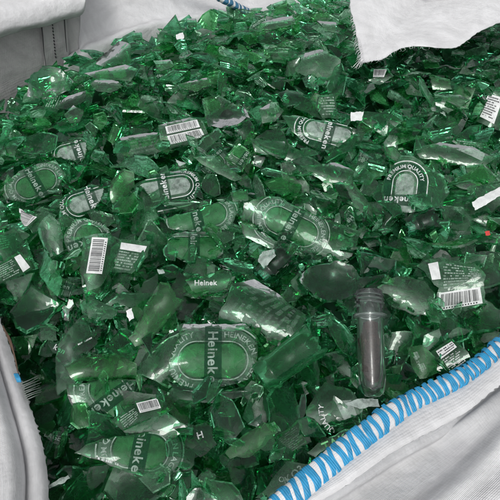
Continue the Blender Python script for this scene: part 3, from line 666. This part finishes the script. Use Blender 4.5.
scrap([(258,262),(262,252),(274,249),(276,256),(264,268)], 'crumpled silver foil collar at the short dark bottle mouth', 'silver', z=.04)
scrap([(435,38),(443,33),(441,40)], 'tiny white paper tip hanging under the flap on the right', z=.045)

# ------------------------------------------------------------------ plain shards, each its own object
def rand_outline(rnd, size):
    k = rnd.randint(3, 7); asp = rnd.uniform(.34, .95); out = []
    for i in range(k):
        a = 2 * math.pi * (i + rnd.uniform(-.36, .36)) / k; q = size * rnd.uniform(.6, 1.2)
        out.append((q * math.cos(a), q * math.sin(a) * asp))
    return out
def rand_surf(rnd, size):
    t = rnd.random()
    if t < .62: return Surf(max(rnd.uniform(.026, .042), size * 1.12), 0, .0010, rnd.random() * 9)
    if t < .85: return Surf(max(rnd.uniform(.014, .028), size * 1.1), rnd.uniform(-6, 9), .0004, rnd.random() * 9)
    return Surf(.12, rnd.uniform(-2, 4), .0014, rnd.random() * 9)
def rand_frame(rnd, p, spread):
    if p.dot(NB) > .27: spread *= .45
    n = V((rnd.gauss(0, spread), rnd.gauss(0, spread) - .12, 1)).normalized()
    if rnd.random() < .2: n = -n
    X = n.orthogonal().normalized(); X.rotate(Matrix.Rotation(rnd.uniform(0, 6.283), 3, n)); Y = n.cross(X)
    return Matrix.Translation(p) @ Matrix((X, Y, n)).transposed().to_4x4()
def project(p):
    d = p - CAM; zf = d.dot(FW); return 250 + FOC * d.dot(RT) / zf, 250 - FOC * d.dot(UP) / zf
A0, A1, B0, B1 = -.25, .62, -.205, .402
def zone(px, py):
    if py < 95 and px < 260: return 'near the back panel'
    if px >= 260 and py < 110: return 'near the torn flap'
    if px < 150 and py > 290: return 'near the left panel'
    if px - 250 > (500 - py) * .6 + 20 or py > 400: return 'near the blue hem'
    return 'in the middle of the heap'
rnd = random.Random(5)
placed = []
HERO_SH = []
for q in HERO_PX:
    mx_ = sum(p[0] for p in q) / len(q); my_ = sum(p[1] for p in q) / len(q); HERO_SH.append([(mx_ + (x - mx_) * .8, my_ + (y - my_) * .8) for x, y in q])
tries = 0
while len(placed) < 205 and tries < 20000:
    tries += 1
    px, py = rnd.uniform(-5, 505), rnd.uniform(8, 505)
    p = at_z(px, py, 0)
    a, b_ = p.dot(TA), p.dot(NB)
    if not (A0 + .02 < a < A1 and B0 + .01 < b_ < B1 - .012): continue
    if any(inside(px, py, q) for q in HERO_SH) and rnd.random() > .05: continue
    if px > 345 and py < 55 and (py < 40 or px < 400): continue
    size = rnd.uniform(.016, .032) + (.008 * rnd.random() if py > 230 else 0)
    sp = size * FOC / (p - CAM).length
    if p.dot(NB) > .30: size = min(size, .021)
    sp = size * FOC / (p - CAM).length
    if any((px - q[0]) ** 2 + (py - q[1]) ** 2 < (.62 * (sp + q[2])) ** 2 for q in placed): continue
    placed.append((px, py, sp, size))
nprint = 0
for px, py, sp, size in placed:
    p = at_z(px, py, rnd.uniform(-.006, .022)); p.z += heap(p.x, p.y)
    sf = rand_surf(rnd, size); ol_ = jag(rand_outline(rnd, size), .005, .0007, rnd)
    vs, fs, fl = shard_geo(ol_, sf, rnd.uniform(.002, .0032), 4, rnd.uniform(0, .1))
    mt = rnd.choices(['glass', 'pale', 'bright', 'dark'], [.48, .26 if py < 240 else .16, .13, .15])[0]  # more pale pieces far back, painting that half brighter
    o = mk('plain_shard', vs, fs, M[mt if rnd.random() < .4 else 'thin_' + mt], flat=fl); o.matrix_world = rand_frame(rnd, p, .30)
    if py < 250 and nprint < 24 and rnd.random() < .34:
        nprint += 1; A = Art(sf, [(x * .9, y * .9) for x, y in ol_])
        k = rnd.random(); z_ = V((0, 0))
        if k < .45: A.oval(V((rnd.uniform(-.4, .4) * size, rnd.uniform(-.3, .3) * size)), V((1, 0)).lerp(V((0, 1)), rnd.random()).normalized(), .058, .038, rnd.choice(('green', 'green', 'silver')))
        else:
            e, f_ = size * rnd.uniform(.4, .7), size * rnd.uniform(.25, .45)
            A.lines([V((-e, -f_)), V((e, -f_)), V((e, f_)), V((-e, f_))], 7, rnd.choice(('frost', 'letter', 'letter')), rnd)
        A.build(o)
        tag(o, 'small green shard with faint printed label remains, in the far half', 'glass shard', 'faintly printed shards in the far half'); continue
    zn = zone(px, py); ad = {'glass': 'mid green', 'pale': 'pale dusty green', 'bright': 'clear emerald', 'dark': 'very dark green'}[mt]
    tag(o, f'plain unprinted {ad} bottle shard {zn}', 'glass shard', f'plain {ad} shards {zn}')

# the rest of the heap: thousands of small pieces
def cullet():
    rnd = random.Random(77); VS, FS, FM, FL = [], [], [], []
    for i in range(4600):
        a, b_ = rnd.uniform(A0, A1), rnd.uniform(B0, B1)
        dep = rnd.random() ** 1.2 * .06
        p = ab(a, b_, 0); p.z = heap(p.x, p.y) + .004 - dep
        px, py = project(p)
        if not (-70 < px < 570 and -40 < py < 580): continue
        size = rnd.choice((rnd.uniform(.006, .015), rnd.uniform(.013, .026), rnd.uniform(.017, .032)))
        if b_ > .30: size = min(size, .02)
        k = rnd.randint(4, 7); ol = rand_outline(rnd, size)
        if len(ol) < 6: ol = jag(ol, size * .8, .0006, rnd)
        vs, fs, fl = shard_geo(ol, rand_surf(rnd, size), rnd.uniform(.0016, .003), 2, rnd.uniform(0, .12))
        mw = rand_frame(rnd, p, .36); o = len(VS); fo = len(FS)
        VS += [mw @ v for v in vs]; FS += [tuple(o + q for q in f) for f in fs]; FL += [fo + q for q in fl]
        k_ = .30 if b_ > .05 else .16  # larger pale share at the back, its brighter light put into the colour
        FM += [rnd.choices([0, 1, 2, 3], [.70 - k_, k_, .14, .16])[0]] * len(fs)
    # chips lying over the edges of the big pieces
    for poly in HERO_PX:
        n = len(poly)
        for i in range(n):
            (x0, y0), (x1, y1) = poly[i], poly[(i + 1) % n]; l = math.hypot(x1 - x0, y1 - y0)
            for q in range(max(1, int(l / 8))):
                if rnd.random() < .66: continue
                t = rnd.random(); px, py = x0 + (x1 - x0) * t + rnd.gauss(0, 3), y0 + (y1 - y0) * t + rnd.gauss(0, 3)
                p = at_z(px, py, rnd.uniform(.010, .026)); p.z += heap(p.x, p.y); size = rnd.uniform(.004, .013)
                if not (A0 < p.dot(TA) < A1 and B0 < p.dot(NB) < B1 - .03) or py < 75: continue
                vs, fs, fl = shard_geo(rand_outline(rnd, size), rand_surf(rnd, size), .0022, 2, rnd.uniform(0, .12))
                mw = rand_frame(rnd, p, .5); o = len(VS); fo = len(FS)
                VS += [mw @ v for v in vs]; FS += [tuple(o + q_ for q_ in f) for f in fs]; FL += [fo + q_ for q_ in fl]
                FM += [rnd.choices([0, 1, 2, 3], [.60, .20, .08, .12])[0]] * len(fs)
    # dark sheet closing the heap below, its colour painting the shade of deep gaps
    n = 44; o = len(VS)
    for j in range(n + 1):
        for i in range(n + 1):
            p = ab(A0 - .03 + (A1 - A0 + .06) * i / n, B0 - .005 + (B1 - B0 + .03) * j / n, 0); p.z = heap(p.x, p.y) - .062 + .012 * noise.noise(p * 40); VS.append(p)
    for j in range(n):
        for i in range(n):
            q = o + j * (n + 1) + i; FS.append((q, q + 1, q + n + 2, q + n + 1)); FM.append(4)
    ob = mk('glass_cullet', VS, FS, [M['thin_glass'], M['thin_pale'], M['thin_bright'], M['thin_dark'], M['gap_shade']], fm=FM, flat=FL)
    tag(ob, 'deep bed of small crushed green bottle glass filling the white bag', 'broken glass', kind='stuff')
cullet()

# ------------------------------------------------------------------ the bag
bag = empty('bulk_bag', ab(.18, .1, -.8))
tag(bag, 'open white woven bulk bag with blue stitched hem holding the broken glass', 'bulk bag')
def cr(p0, p1, p2, p3, t): return p1 + (p2 - p0) * (.5 * t) + (p0 * 2 - p1 * 5 + p2 * 4 - p3) * (.5 * t * t) + (p1 * 3 - p0 - p2 * 3 + p3) * (.5 * t ** 3)
def spline(pts, n):
    out = []; m = len(pts) - 1
    for i in range(n + 1):
        q = m * i / n; k = min(int(q), m - 1); t = q - k
        g = lambda j: pts[max(0, min(m, j))]
        out.append(cr(g(k - 1), g(k), g(k + 1), g(k + 2), t))
    return out
def loft(name, rows, nu, nv, mat, th=.0012, wr=0.0015, seed=0, parent=None, swap=False, ragged=0.0):
    rs = [spline(r, nu) for r in rows]
    cols = [spline([r[i] for r in rs], nv) for i in range(nu + 1)]
    lu = sum((cols[i + 1][nv // 2] - cols[i][nv // 2]).length for i in range(nu)) / nu
    lv = sum((cols[nu // 2][j + 1] - cols[nu // 2][j]).length for j in range(nv)) / nv
    vs, uv = [], []
    for i in range(nu + 1):
        for j in range(nv + 1):
            p = cols[i][j]
            k = noise.noise(p * 22 + V((seed, 0, 0))) * wr + noise.noise(p * 60 + V((0, seed, 0))) * wr * .4
            e = p + V((0, 0, k)) + NB * k * .5
            if ragged and j == 0:
                d = (cols[i][0] - cols[i][1]).normalized(); e = e + d * ragged * (noise.noise(V((i * .9, seed, 3))) + .5 * noise.noise(V((i * .31, seed, 8))))
            vs.append(e); uv.append((i * lu, j * lv) if not swap else (j * lv, i * lu))
    fs = [(i * (nv + 1) + j, (i + 1) * (nv + 1) + j, (i + 1) * (nv + 1) + j + 1, i * (nv + 1) + j + 1) for i in range(nu) for j in range(nv)]
    o = mk(name, vs, fs, mat, uvs=uv)
    md = o.modifiers.new('thick', 'SOLIDIFY'); md.thickness = th; md.offset = 0
    setp(o, parent or bag); return o
def setp(o, par):
    o.parent = par
    q = par; off = V((0, 0, 0))
    while q: off += q.location; q = q.parent
    o.location = -off if not par.parent else V((0, 0, 0))
def tube(path, rad, seg, name, mat, parent, wob=0.0, radf=None, squash=1.0):
    vs, fs, uvs = [], [], []
    s = 0; up = V((0, 0, 1))
    for i, p in enumerate(path):
        t = (path[min(i + 1, len(path) - 1)] - path[max(i - 1, 0)]).normalized(); a = t.cross(up).normalized(); b = a.cross(t)
        if i: s += (p - path[i - 1]).length
        rr = rad * (radf(i / (len(path) - 1)) if radf else 1)
        for q in range(seg):
            an = 2 * math.pi * q / seg
            rv = rr * (1 + wob * noise.noise(V((s * 60, math.cos(an) * 1.5, math.sin(an) * 1.5))))
            vs.append(p + (a * math.cos(an) + b * math.sin(an) * squash) * rv); uvs.append((s, an * rr))
    n = len(path)
    for i in range(n - 1):
        for q in range(seg): fs.append((i * seg + q, i * seg + (q + 1) % seg, (i + 1) * seg + (q + 1) % seg, (i + 1) * seg + q))
    fs.append(tuple(range(seg))[::-1]); fs.append(tuple((n - 1) * seg + q for q in range(seg)))
    return vs, fs, uvs
def tube_obj(path, rad, seg, name, mat, parent, **k):
    vs, fs, uv = tube(path, rad, seg, name, mat, parent, **k)
    o = mk(name, vs, fs, mat, uvs=uv); setp(o, parent); return o
def Z(pts, z): return [at_z(x, y, z if not callable(z) else z(i)) for i, (x, y) in enumerate(pts)]
def Z3(pts): return [at_z(x, y, z) for x, y, z in pts]
def B_(px, py, b):     # on the upright plane of the back side
    return on_plane(px, py, NB * b, NB)

# front side: rolled hem and the cloth that falls away outside it
hem = spline(Z3([(232,548,.040),(290,498,.042),(332,462,.044),(375,427,.046),(412,402,.046),(450,383,.046),(480,364,.044),(503,343,.042),(560,290,.04),(640,220,.03)]), 150)
fp = loft('front_panel', [
    [p + V((0, 0, -.010)) for p in hem[::15]],
    Z3([(238,556,0.018),(297,506,0.020),(342,472,0.022),(386,440,0.024),(424,418,0.024),(458,398,0.024),(486,380,0.024),(508,362,0.022),(566,310,0.018),(645,240,0.008)]),
    Z3([(246,566,0.009),(305,517,0.014),(350,488,0.018),(394,460,0.021),(430,441,0.021),(462,418,0.020),(488,398,0.017),(512,378,0.014),(572,325,0.008),(650,255,-0.006)]),
    Z3([(250,572,0.008),(310,523,0.006),(356,493,0.006),(399,464,0.008),(436,444,0.014),(467,421,0.026),(492,400,0.028),(517,379,0.029),(577,330,0.024),(655,260,0.006)]),
    Z3([(280,590,.012),(350,540,.012),(392,512,.014),(428,484,.018),(458,460,.024),(482,438,.028),(503,416,.033),(530,392,.034),(590,345,.024),(665,275,.0)]),
    Z3([(300,610,.012),(385,560,.014),(425,530,.028),(458,500,.038),(484,474,.043),(506,450,.046),(526,428,.046),(552,402,.04),(610,352,.02),(680,290,-.01)]),
    Z3([(330,660,-.03),(420,610,-.02),(470,575,-.01),(510,540,.004),(540,510,.01),(560,485,.01),(580,460,.01),(605,430,.0),(650,380,-.02),(700,310,-.06)]),
    [p + V((0, 0, -.30)) - NB * .07 for p in Z3([(330,660,-.05),(420,610,-.05),(470,575,-.05),(510,540,-.05),(540,510,-.05),(560,485,-.05),(580,460,-.05),(605,430,-.05),(650,380,-.05),(700,310,-.08)])],
    [p + V((0, 0, -.70)) - NB * .05 for p in Z3([(330,660,-.05),(420,610,-.05),(470,575,-.05),(510,540,-.05),(540,510,-.05),(560,485,-.05),(580,460,-.05),(605,430,-.05),(650,380,-.05),(700,310,-.08)])],
], 90, 96, M['cloth_coarse'], wr=.0016, seed=3)
strip_edge = [(244,562,.034),(303,513,.038),(350,482,.043),(395,450,.045),(432,430,.046),(466,411,.045),(492,391,.043),(514,373,.041),(570,322,.036),(648,252,.03)]
hem_pts = [(232,548,.040),(290,498,.042),(332,462,.044),(375,427,.046),(412,402,.046),(450,383,.046),(480,364,.044),(503,343,.042),(560,290,.04),(640,220,.03)]
loft('hem_strip', [Z3([(x, y, z + .004) for x, y, z in strip_edge]), Z3([(x - 4, y - 4, z + .006) for x, y, z in strip_edge]), Z3([(x * .5 + a * .5, y * .5 + b * .5, z + .004) for (x, y, z), (a, b, c) in zip(strip_edge, hem_pts)]), Z3([(x, y + 3, z - .002) for x, y, z in hem_pts])], 110, 16, M['cloth'], wr=.0012, seed=51, ragged=.0022)
radf = lambda t: 1.08 - .45 * max(0, min(1, (t - .25) / .42))
hm = tube_obj(hem, .0079, 20, 'hem', M['hemcloth'], bag, wob=.16, radf=radf, squash=.60)
# blue whip stitching wrapped round the hem
def stitching(path, rad, radf, blue, gap, seed, name, mat, parent, wild=1.0, squash=.60):
    rnd = random.Random(seed); VS, FS, UV = [], [], []
    ls = [0]
    for i in range(1, len(path)): ls.append(ls[-1] + (path[i] - path[i - 1]).length)
    tot = ls[-1]
    def at(s):
        s = max(0, min(tot, s)); k = 0
        import bisect
        k = min(max(bisect.bisect_right(ls, s) - 1, 0), len(path) - 2); t = (s - ls[k]) / (ls[k + 1] - ls[k])
        return path[k].lerp(path[k + 1], t), (path[min(k + 2, len(path) - 1)] - path[max(k - 1, 0)]).normalized(), radf(s / tot)
    s = .003
    while s < tot - blue:
        w = blue * rnd.uniform(.7, 1.3); sl = .0045 * rnd.uniform(.6, 1.3) * wild; ph = rnd.uniform(0, 6.28); o = len(VS); seg = 30; m = 9
        for k in range(seg + 1):
            an = 2 * math.pi * k / seg
            ww = w * (1 + .07 * math.sin(an + ph) + .05 * math.sin(3 * an + ph * 2))
            cc = s + w / 2 + sl * (math.sin(an / 2) - .6) + .0010 * math.sin(an * 2 + ph)
            for d in range(m):
                u = d / (m - 1) - .5
                sc = cc + u * ww + .0005 * noise.noise(V((an * 1.4, u * 3, s * 500)))
                c, t, rf = at(sc); a = t.cross(V((0, 0, 1))).normalized(); b = a.cross(t)
                bulge = .0004 * (1 - (2 * u) ** 4) + .00022 * math.sin(u * 26 + ph) + .0005 * noise.noise(V((an * 1.2, s * 300, u * 2)))
                rr = rad * rf * (1 + .16 * noise.noise(V((sc * 60, math.cos(an) * 1.5, math.sin(an) * 1.5)))) + bulge
                VS.append(c + (a * math.cos(an) + b * math.sin(an) * squash) * rr); UV.append((sc, an * .01))
        for k in range(seg):
            for d in range(m - 1): i0 = o + k * m + d; FS.append((i0, i0 + 1, i0 + m + 1, i0 + m))
        s += w + gap * rnd.uniform(.5, 1.5)
    o = mk(name, VS, FS, mat, parent=None, uvs=UV); setp(o, bag); o.parent = parent; o.location = (0, 0, 0); return o
stitching(hem, .0081, radf, .0044, .0023, 4, 'stitching', M['blue'], hm)
edge = [p + V((.004, -.006, -.0065)) + V((0, -.0015 * noise.noise(V((i * .2, 0, 0))), 0)) for i, p in enumerate(hem)]
vs, fs, uv = tube(edge, .0014, 8, '', None, None); o = mk('edge_thread', vs, fs, M['blue'], hm, uvs=uv)

# left side
left_edge = [(-26,250,.02),(-8,300,.026),(0,322,.03),(9,345,.03),(16,366,.03),(22,384,.03),(29,405,.03),(37,428,.03),(43,450,.03),(47,475,.03),(48,500,.03),(50,540,.03),(56,600,.02)]
def shiftrow(dx, z, k=1.0): return [(x + dx * (1 + .012 * (y - 380) * k), y + abs(dx) * .25, zz + z) for x, y, zz in left_edge]
loft('left_panel', [
    Z3(left_edge),
    Z3([(x - 6, y + 1, z + .004) for x, y, z in left_edge]),
    Z3([(x - 10 - max(0, (y - 360)) * .03, y + 2, z + .004) for x, y, z in left_edge]),
    Z3([(x - 15 - max(0, (y - 350)) * .05, y + 3, z - .002) for x, y, z in left_edge]),
    Z3([(x - 18 - max(0, (y - 350)) * .055, y + 4, z + .006) for x, y, z in left_edge]),
    Z3([(x - 30 - max(0, (y - 350)) * .08, y + 8, z + .016) for x, y, z in left_edge]),
    Z3([(x - 70, y + 14, z + .008) for x, y, z in left_edge]),
    Z3([(x - 130, y + 24, z - .05) for x, y, z in left_edge]),
    [p + V((0, 0, -.30)) - TA * .05 for p in Z3([(x - 150, y + 24, -.05) for x, y, z in left_edge])],
    [p + V((0, 0, -.70)) - TA * .03 for p in Z3([(x - 150, y + 24, -.05) for x, y, z in left_edge])],
], 110, 90, M['cloth_coarse'], wr=.001, seed=9, ragged=.004)
# frayed threads and blue stitch remnants on the left edge
def threads(name, specs, mat, parent=bag):
    VS, FS = [], []
    for pts, rad in specs:
        path = spline(pts, 9); vs, fs, _ = tube(path, rad, 5, '', None, None, radf=lambda t: 1.1 - .7 * t); o = len(VS)
        VS += vs; FS += [tuple(o + i for i in f) for f in fs]
    o = mk(name, VS, FS, mat); setp(o, bag)
    return o
r2 = random.Random(3)
threads('frayed_threads', [([at_z(20 + i * .75, 384 + i * 2.0, .034), at_z(29 + i * .7, 380.5 + i * 2.0 + r2.uniform(-.6, .6), .033), at_z(38 + i * .45 + r2.uniform(-2, 2), 376 + i * 2.2 + r2.uniform(-1, 1), .026)], .0005) for i in range(9)], M['dthread'])
threads('brown_threads', [([at_z(3 + i, 326 + 2 * i, .036), at_z(8 + i * 1.3, 338 + i, .038), at_z(14 + i, 355 + 3 * i, .036), at_z(17.5 + i * .6, 372 + r2.uniform(-3, 3), .034)], .0006) for i in range(3)], M['brown'])
def stub(pts, rad): return tube(spline(pts, 8), rad, 8, '', None, None)
VS, FS = [], []
for a_ in ([(14.5,374),(18,382)],):
    for k in range(4):
        vs, fs, _ = stub([at_z(a_[0][0] + k * 1.0, a_[0][1], .036), at_z((a_[0][0] + a_[1][0]) / 2 + k * 1.1, (a_[0][1] + a_[1][1]) / 2, .038), at_z(a_[1][0] + k * .9, a_[1][1],   .036)], .0007); o = len(VS)
        VS += vs; FS += [tuple(o + i for i in f) for f in fs]
o = mk('stitch_remnants', VS, FS, M['blue']); setp(o, bag)

# back side: shaded inner panel with seams, a brighter slack panel beside it, the folded collar above
bl = .411
def brow(pxs, b, dz=0): return [B_(x, y, b) + V((0, 0, dz)) for x, y in pxs]
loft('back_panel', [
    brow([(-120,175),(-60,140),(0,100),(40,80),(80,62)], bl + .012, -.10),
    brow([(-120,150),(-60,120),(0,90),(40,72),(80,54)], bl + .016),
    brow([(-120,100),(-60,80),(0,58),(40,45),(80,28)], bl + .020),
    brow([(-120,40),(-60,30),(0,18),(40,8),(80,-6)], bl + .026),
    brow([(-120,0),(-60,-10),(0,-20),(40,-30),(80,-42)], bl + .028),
], 50, 30, M['cloth_shaded'], wr=.002, seed=5)
seams = []
for q in ([(41,20),(43,38),(44,52),(46,66)], [(64,14),(65,28),(66,42),(67,52)]):
    seams.append(([B_(x, y, bl + .0085) for x, y in q], .0009))
sm_ = threads('seam_threads', seams, M['seam'])
st_ = []
for k in range(13):
    y = 18 + k * 3.2; x = 51.5 + k * .32
    st_.append(([B_(x, y, bl + .013), B_(x + .5, y + .9, bl + .011), B_(x + .6, y + 1.9, bl + .013)], .0011))
threads('seam_stitches', st_, M['seam'])
# strip between the seams (a sewn on webbing)
loft('lifting_strap', [brow([(44,80),(44,60),(42,35),(40,6),(39,-15)], bl + .0135), brow([(56,74),(56,55),(54,30),(52,2),(51,-20)], bl + .0130), brow([(69,68),(69,50),(67,25),(65,-4),(64,-25)], bl + .0135)], 30, 12, M['cloth_shaded'], wr=.0006, seed=8)
loft('slack_panel', [
    [B_(x, y, bl + .0) + V((0, 0, -.06)) for x, y in [(62,72),(90,60),(120,45),(160,32),(210,22),(262,16),(345,12),(420,8)]],
    [B_(x, y, bl + .002) for x, y in [(64,64),(90,53),(120,38),(160,27),(210,17),(262,14),(345,8),(420,2)]],
    [B_(x, y, bl + .022) for x, y in [(74,47),(96,38),(126,26),(165,17),(212,8),(262,6),(345,2),(420,-6)]],
    [B_(x, y, bl + .050) for x, y in [(72,18),(96,12),(130,6),(170,-2),(215,-8),(262,-10),(345,-14),(420,-20)]],
    [B_(x, y, bl + .090) for x, y in [(80,-8),(100,-16),(135,-24),(175,-30),(218,-34),(262,-36),(345,-40),(420,-46)]],
    [B_(x, y, bl + .16) for x, y in [(80,-30),(100,-36),(135,-44),(175,-50),(218,-54),(262,-56),(345,-60),(420,-66)]],
    [ab(-.15 + .10 * i, bl + .24, -.25) for i in range(8)],
    [ab(-.15 + .10 * i, bl + .22, -.80) for i in range(8)],
], 80, 60, M['cloth'], wr=.0045, seed=12)
loft('folded_collar', [
    [B_(x, y, bl - .014) for x, y in [(-120,66),(-60,52),(0,37),(24,31),(48,25),(66,18),(81,14),(85,6)]],
    [B_(x, y, bl - .024) for x, y in [(-120,58),(-60,44),(0,30),(24,24),(48,17),(66,12),(82,8),(86,1)]],
    [B_(x, y, bl - .012) for x, y in [(-120,38),(-60,24),(0,10),(24,4),(48,-3),(66,-7),(80,-9),(86,-14)]],
    [B_(x, y, bl + .03) for x, y in [(-120,20),(-60,6),(0,-8),(24,-14),(48,-20),(66,-24),(80,-26),(86,-30)]],
    [B_(x, y, bl + .09) for x, y in [(-120,0),(-60,-14),(0,-28),(24,-34),(48,-40),(66,-43),(80,-45),(86,-48)]],
    [ab(-.62 + .06 * i, bl + .14, .05) for i in range(8)],
    [ab(-.62 + .06 * i, bl + .13, -.80) for i in range(8)],
], 70, 50, M['cloth'], wr=.0035, seed=21, ragged=.003)
# dull blue hem of the far corner
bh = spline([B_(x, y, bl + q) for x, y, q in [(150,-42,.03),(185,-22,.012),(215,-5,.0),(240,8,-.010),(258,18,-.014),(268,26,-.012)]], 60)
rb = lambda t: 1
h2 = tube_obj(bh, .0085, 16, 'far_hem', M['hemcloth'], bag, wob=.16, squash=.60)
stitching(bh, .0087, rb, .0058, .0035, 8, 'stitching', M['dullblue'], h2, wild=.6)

# torn flap folded in over the far right of the heap
fl_edge = [(352,-6,.075),(350,8,.072),(354,22,.068),(357,38,.064),(360,52,.06),(362,62,.058),(372,61,.056),(385,58,.056),(396,51,.057),(412,47,.058),(435,48,.06),(455,47,.06),(468,40,.062),(478,33,.064),(500,23,.066),(540,10,.066),(600,-5,.066)]
def towards(pts, c, k, dz): return [(x + (c[0] - x) * k, y + (c[1] - y) * k, z + dz) for x, y, z in pts]
ctr = (470, -60)
loft('torn_flap', [Z3(fl_edge), Z3(towards(fl_edge, ctr, .12, .004)), Z3(towards(fl_edge, ctr, .35, .008)), Z3(towards(fl_edge, ctr, .52, .012)), Z3(towards(fl_edge, ctr, .58, .026)), Z3(towards(fl_edge, ctr, .63, .032)), Z3(towards(fl_edge, ctr, .85, .03)), Z3(towards(fl_edge, ctr, .97, .03))], 120, 44, M['cloth'], wr=.0012, seed=31, ragged=.0022)
fr = []
for i in range(60):
    t = i / 59
    x, y = 350 + 12 * t, 5 + 58 * t
    ln = r2.uniform(1.5, 5) * (.5 + t)
    an = math.radians(r2.uniform(150, 235) + 40 * t)
    zz = .072 - .013 * t
    fr.append(([at_z(x + 3, y - 1, zz), at_z(x + math.cos(an) * ln * .5, y - math.sin(an) * ln * .5, zz), at_z(x + math.cos(an) * ln, y - math.sin(an) * ln + 2, zz - .004)], .00024))
for i in range(8):
    x = 352 + i * 1.2; fr.append(([at_z(361 + i * .4, 58, .059), at_z(x + 1, 66 + r2.uniform(-2, 2), .056), at_z(x - 1, 71 + r2.uniform(-6, 2), .05)], .0003))
for i in range(0):
    t = r2.random(); k = 5 + t * 9; i0 = int(k); f = k - i0
    x = fl_edge[i0][0] * (1 - f) + fl_edge[i0 + 1][0] * f; y = fl_edge[i0][1] * (1 - f) + fl_edge[i0 + 1][1] * f
    fr.append(([at_z(x, y - 2, .06), at_z(x + r2.uniform(-2, 2), y + 1.5, .058), at_z(x + r2.uniform(-4, 4), y + r2.uniform(2, 4), .054)], .00028))
threads('fringe', fr, M['thread'])
fr = []
for i in range(40):
    k = 5 + (i + r2.random()) / 40 * 9; i0 = int(k); f = k - i0
    if i0 > 11: continue
    x = fl_edge[i0][0] * (1 - f) + fl_edge[i0 + 1][0] * f; y = fl_edge[i0][1] * (1 - f) + fl_edge[i0 + 1][1] * f
    fr.append(([at_z(x, y - 2, .06), at_z(x + r2.uniform(-2, 2), y + 1.0, .058), at_z(x + r2.uniform(-3, 3), y + r2.uniform(1, 3), .054)], .00024))
threads('frayed_hem', fr, M['thread'])
# outer walls of the bag out of shot
loft('right_panel', [[ab(A1 + .01, b, .06) for b in (-.26, 0, .2, .45)], [ab(A1 + .04, b, -.2) for b in (-.26, 0, .2, .45)], [ab(A1 + .05, b, -.8) for b in (-.26, 0, .2, .45)]], 20, 20, M['cloth'], wr=.01, seed=40)

# ground under the bag
g = mk('ground', [(-60, -60, -.8), (60, -60, -.8), (60, 60, -.8), (-60, 60, -.8)], [(0, 1, 2, 3)], M['ground']); tag(g, kind='structure')

# ------------------------------------------------------------------ light: overcast daylight
w = bpy.data.worlds.new('World'); S.world = w; w.use_nodes = True
nt = w.node_tree; nt.nodes.clear()
EL, RO = math.radians(58), math.radians(200)
sky = nt.nodes.new('ShaderNodeTexSky'); sky.sky_type = 'NISHITA'; sky.sun_disc = False; sky.sun_elevation = EL; sky.sun_rotation = RO
sky.air_density = 1.0; sky.dust_density = 4.0; sky.ozone_density = 1.0
hs = nt.nodes.new('ShaderNodeHueSaturation'); hs.inputs['Saturation'].default_value = 0.10
bg = nt.nodes.new('ShaderNodeBackground'); bg.inputs['Strength'].default_value = 0.12
ou = nt.nodes.new('ShaderNodeOutputWorld')
nt.links.new(sky.outputs[0], hs.inputs['Color']); nt.links.new(hs.outputs[0], bg.inputs[0]); nt.links.new(bg.outputs[0], ou.inputs[0])
sd = bpy.data.lights.new('sun', 'SUN'); sd.energy = 0.5; sd.angle = math.radians(12); sd.color = (1, .975, .94)
so = bpy.data.objects.new('sun', sd); COL.objects.link(so)
dv = V((math.sin(RO) * math.cos(EL), math.cos(RO) * math.cos(EL), math.sin(EL)))
so.rotation_euler = dv.to_track_quat('Z', 'Y').to_euler()

vs_ = S.view_settings; vs_.view_transform = 'Standard'; vs_.look = 'None'; vs_.gamma = 1; vs_.exposure = 0.36
c = S.cycles
c.max_bounces = 13; c.transmission_bounces = 13; c.transparent_max_bounces = 22; c.glossy_bounces = 6; c.diffuse_bounces = 4
c.caustics_reflective = False; c.caustics_refractive = True; c.blur_glossy = 0.3; c.sample_clamp_indirect = 8
c.use_adaptive_sampling = True; c.adaptive_threshold = 0.04
c.use_denoising = True
try: c.denoiser = 'OPENIMAGEDENOISE'
except Exception: pass
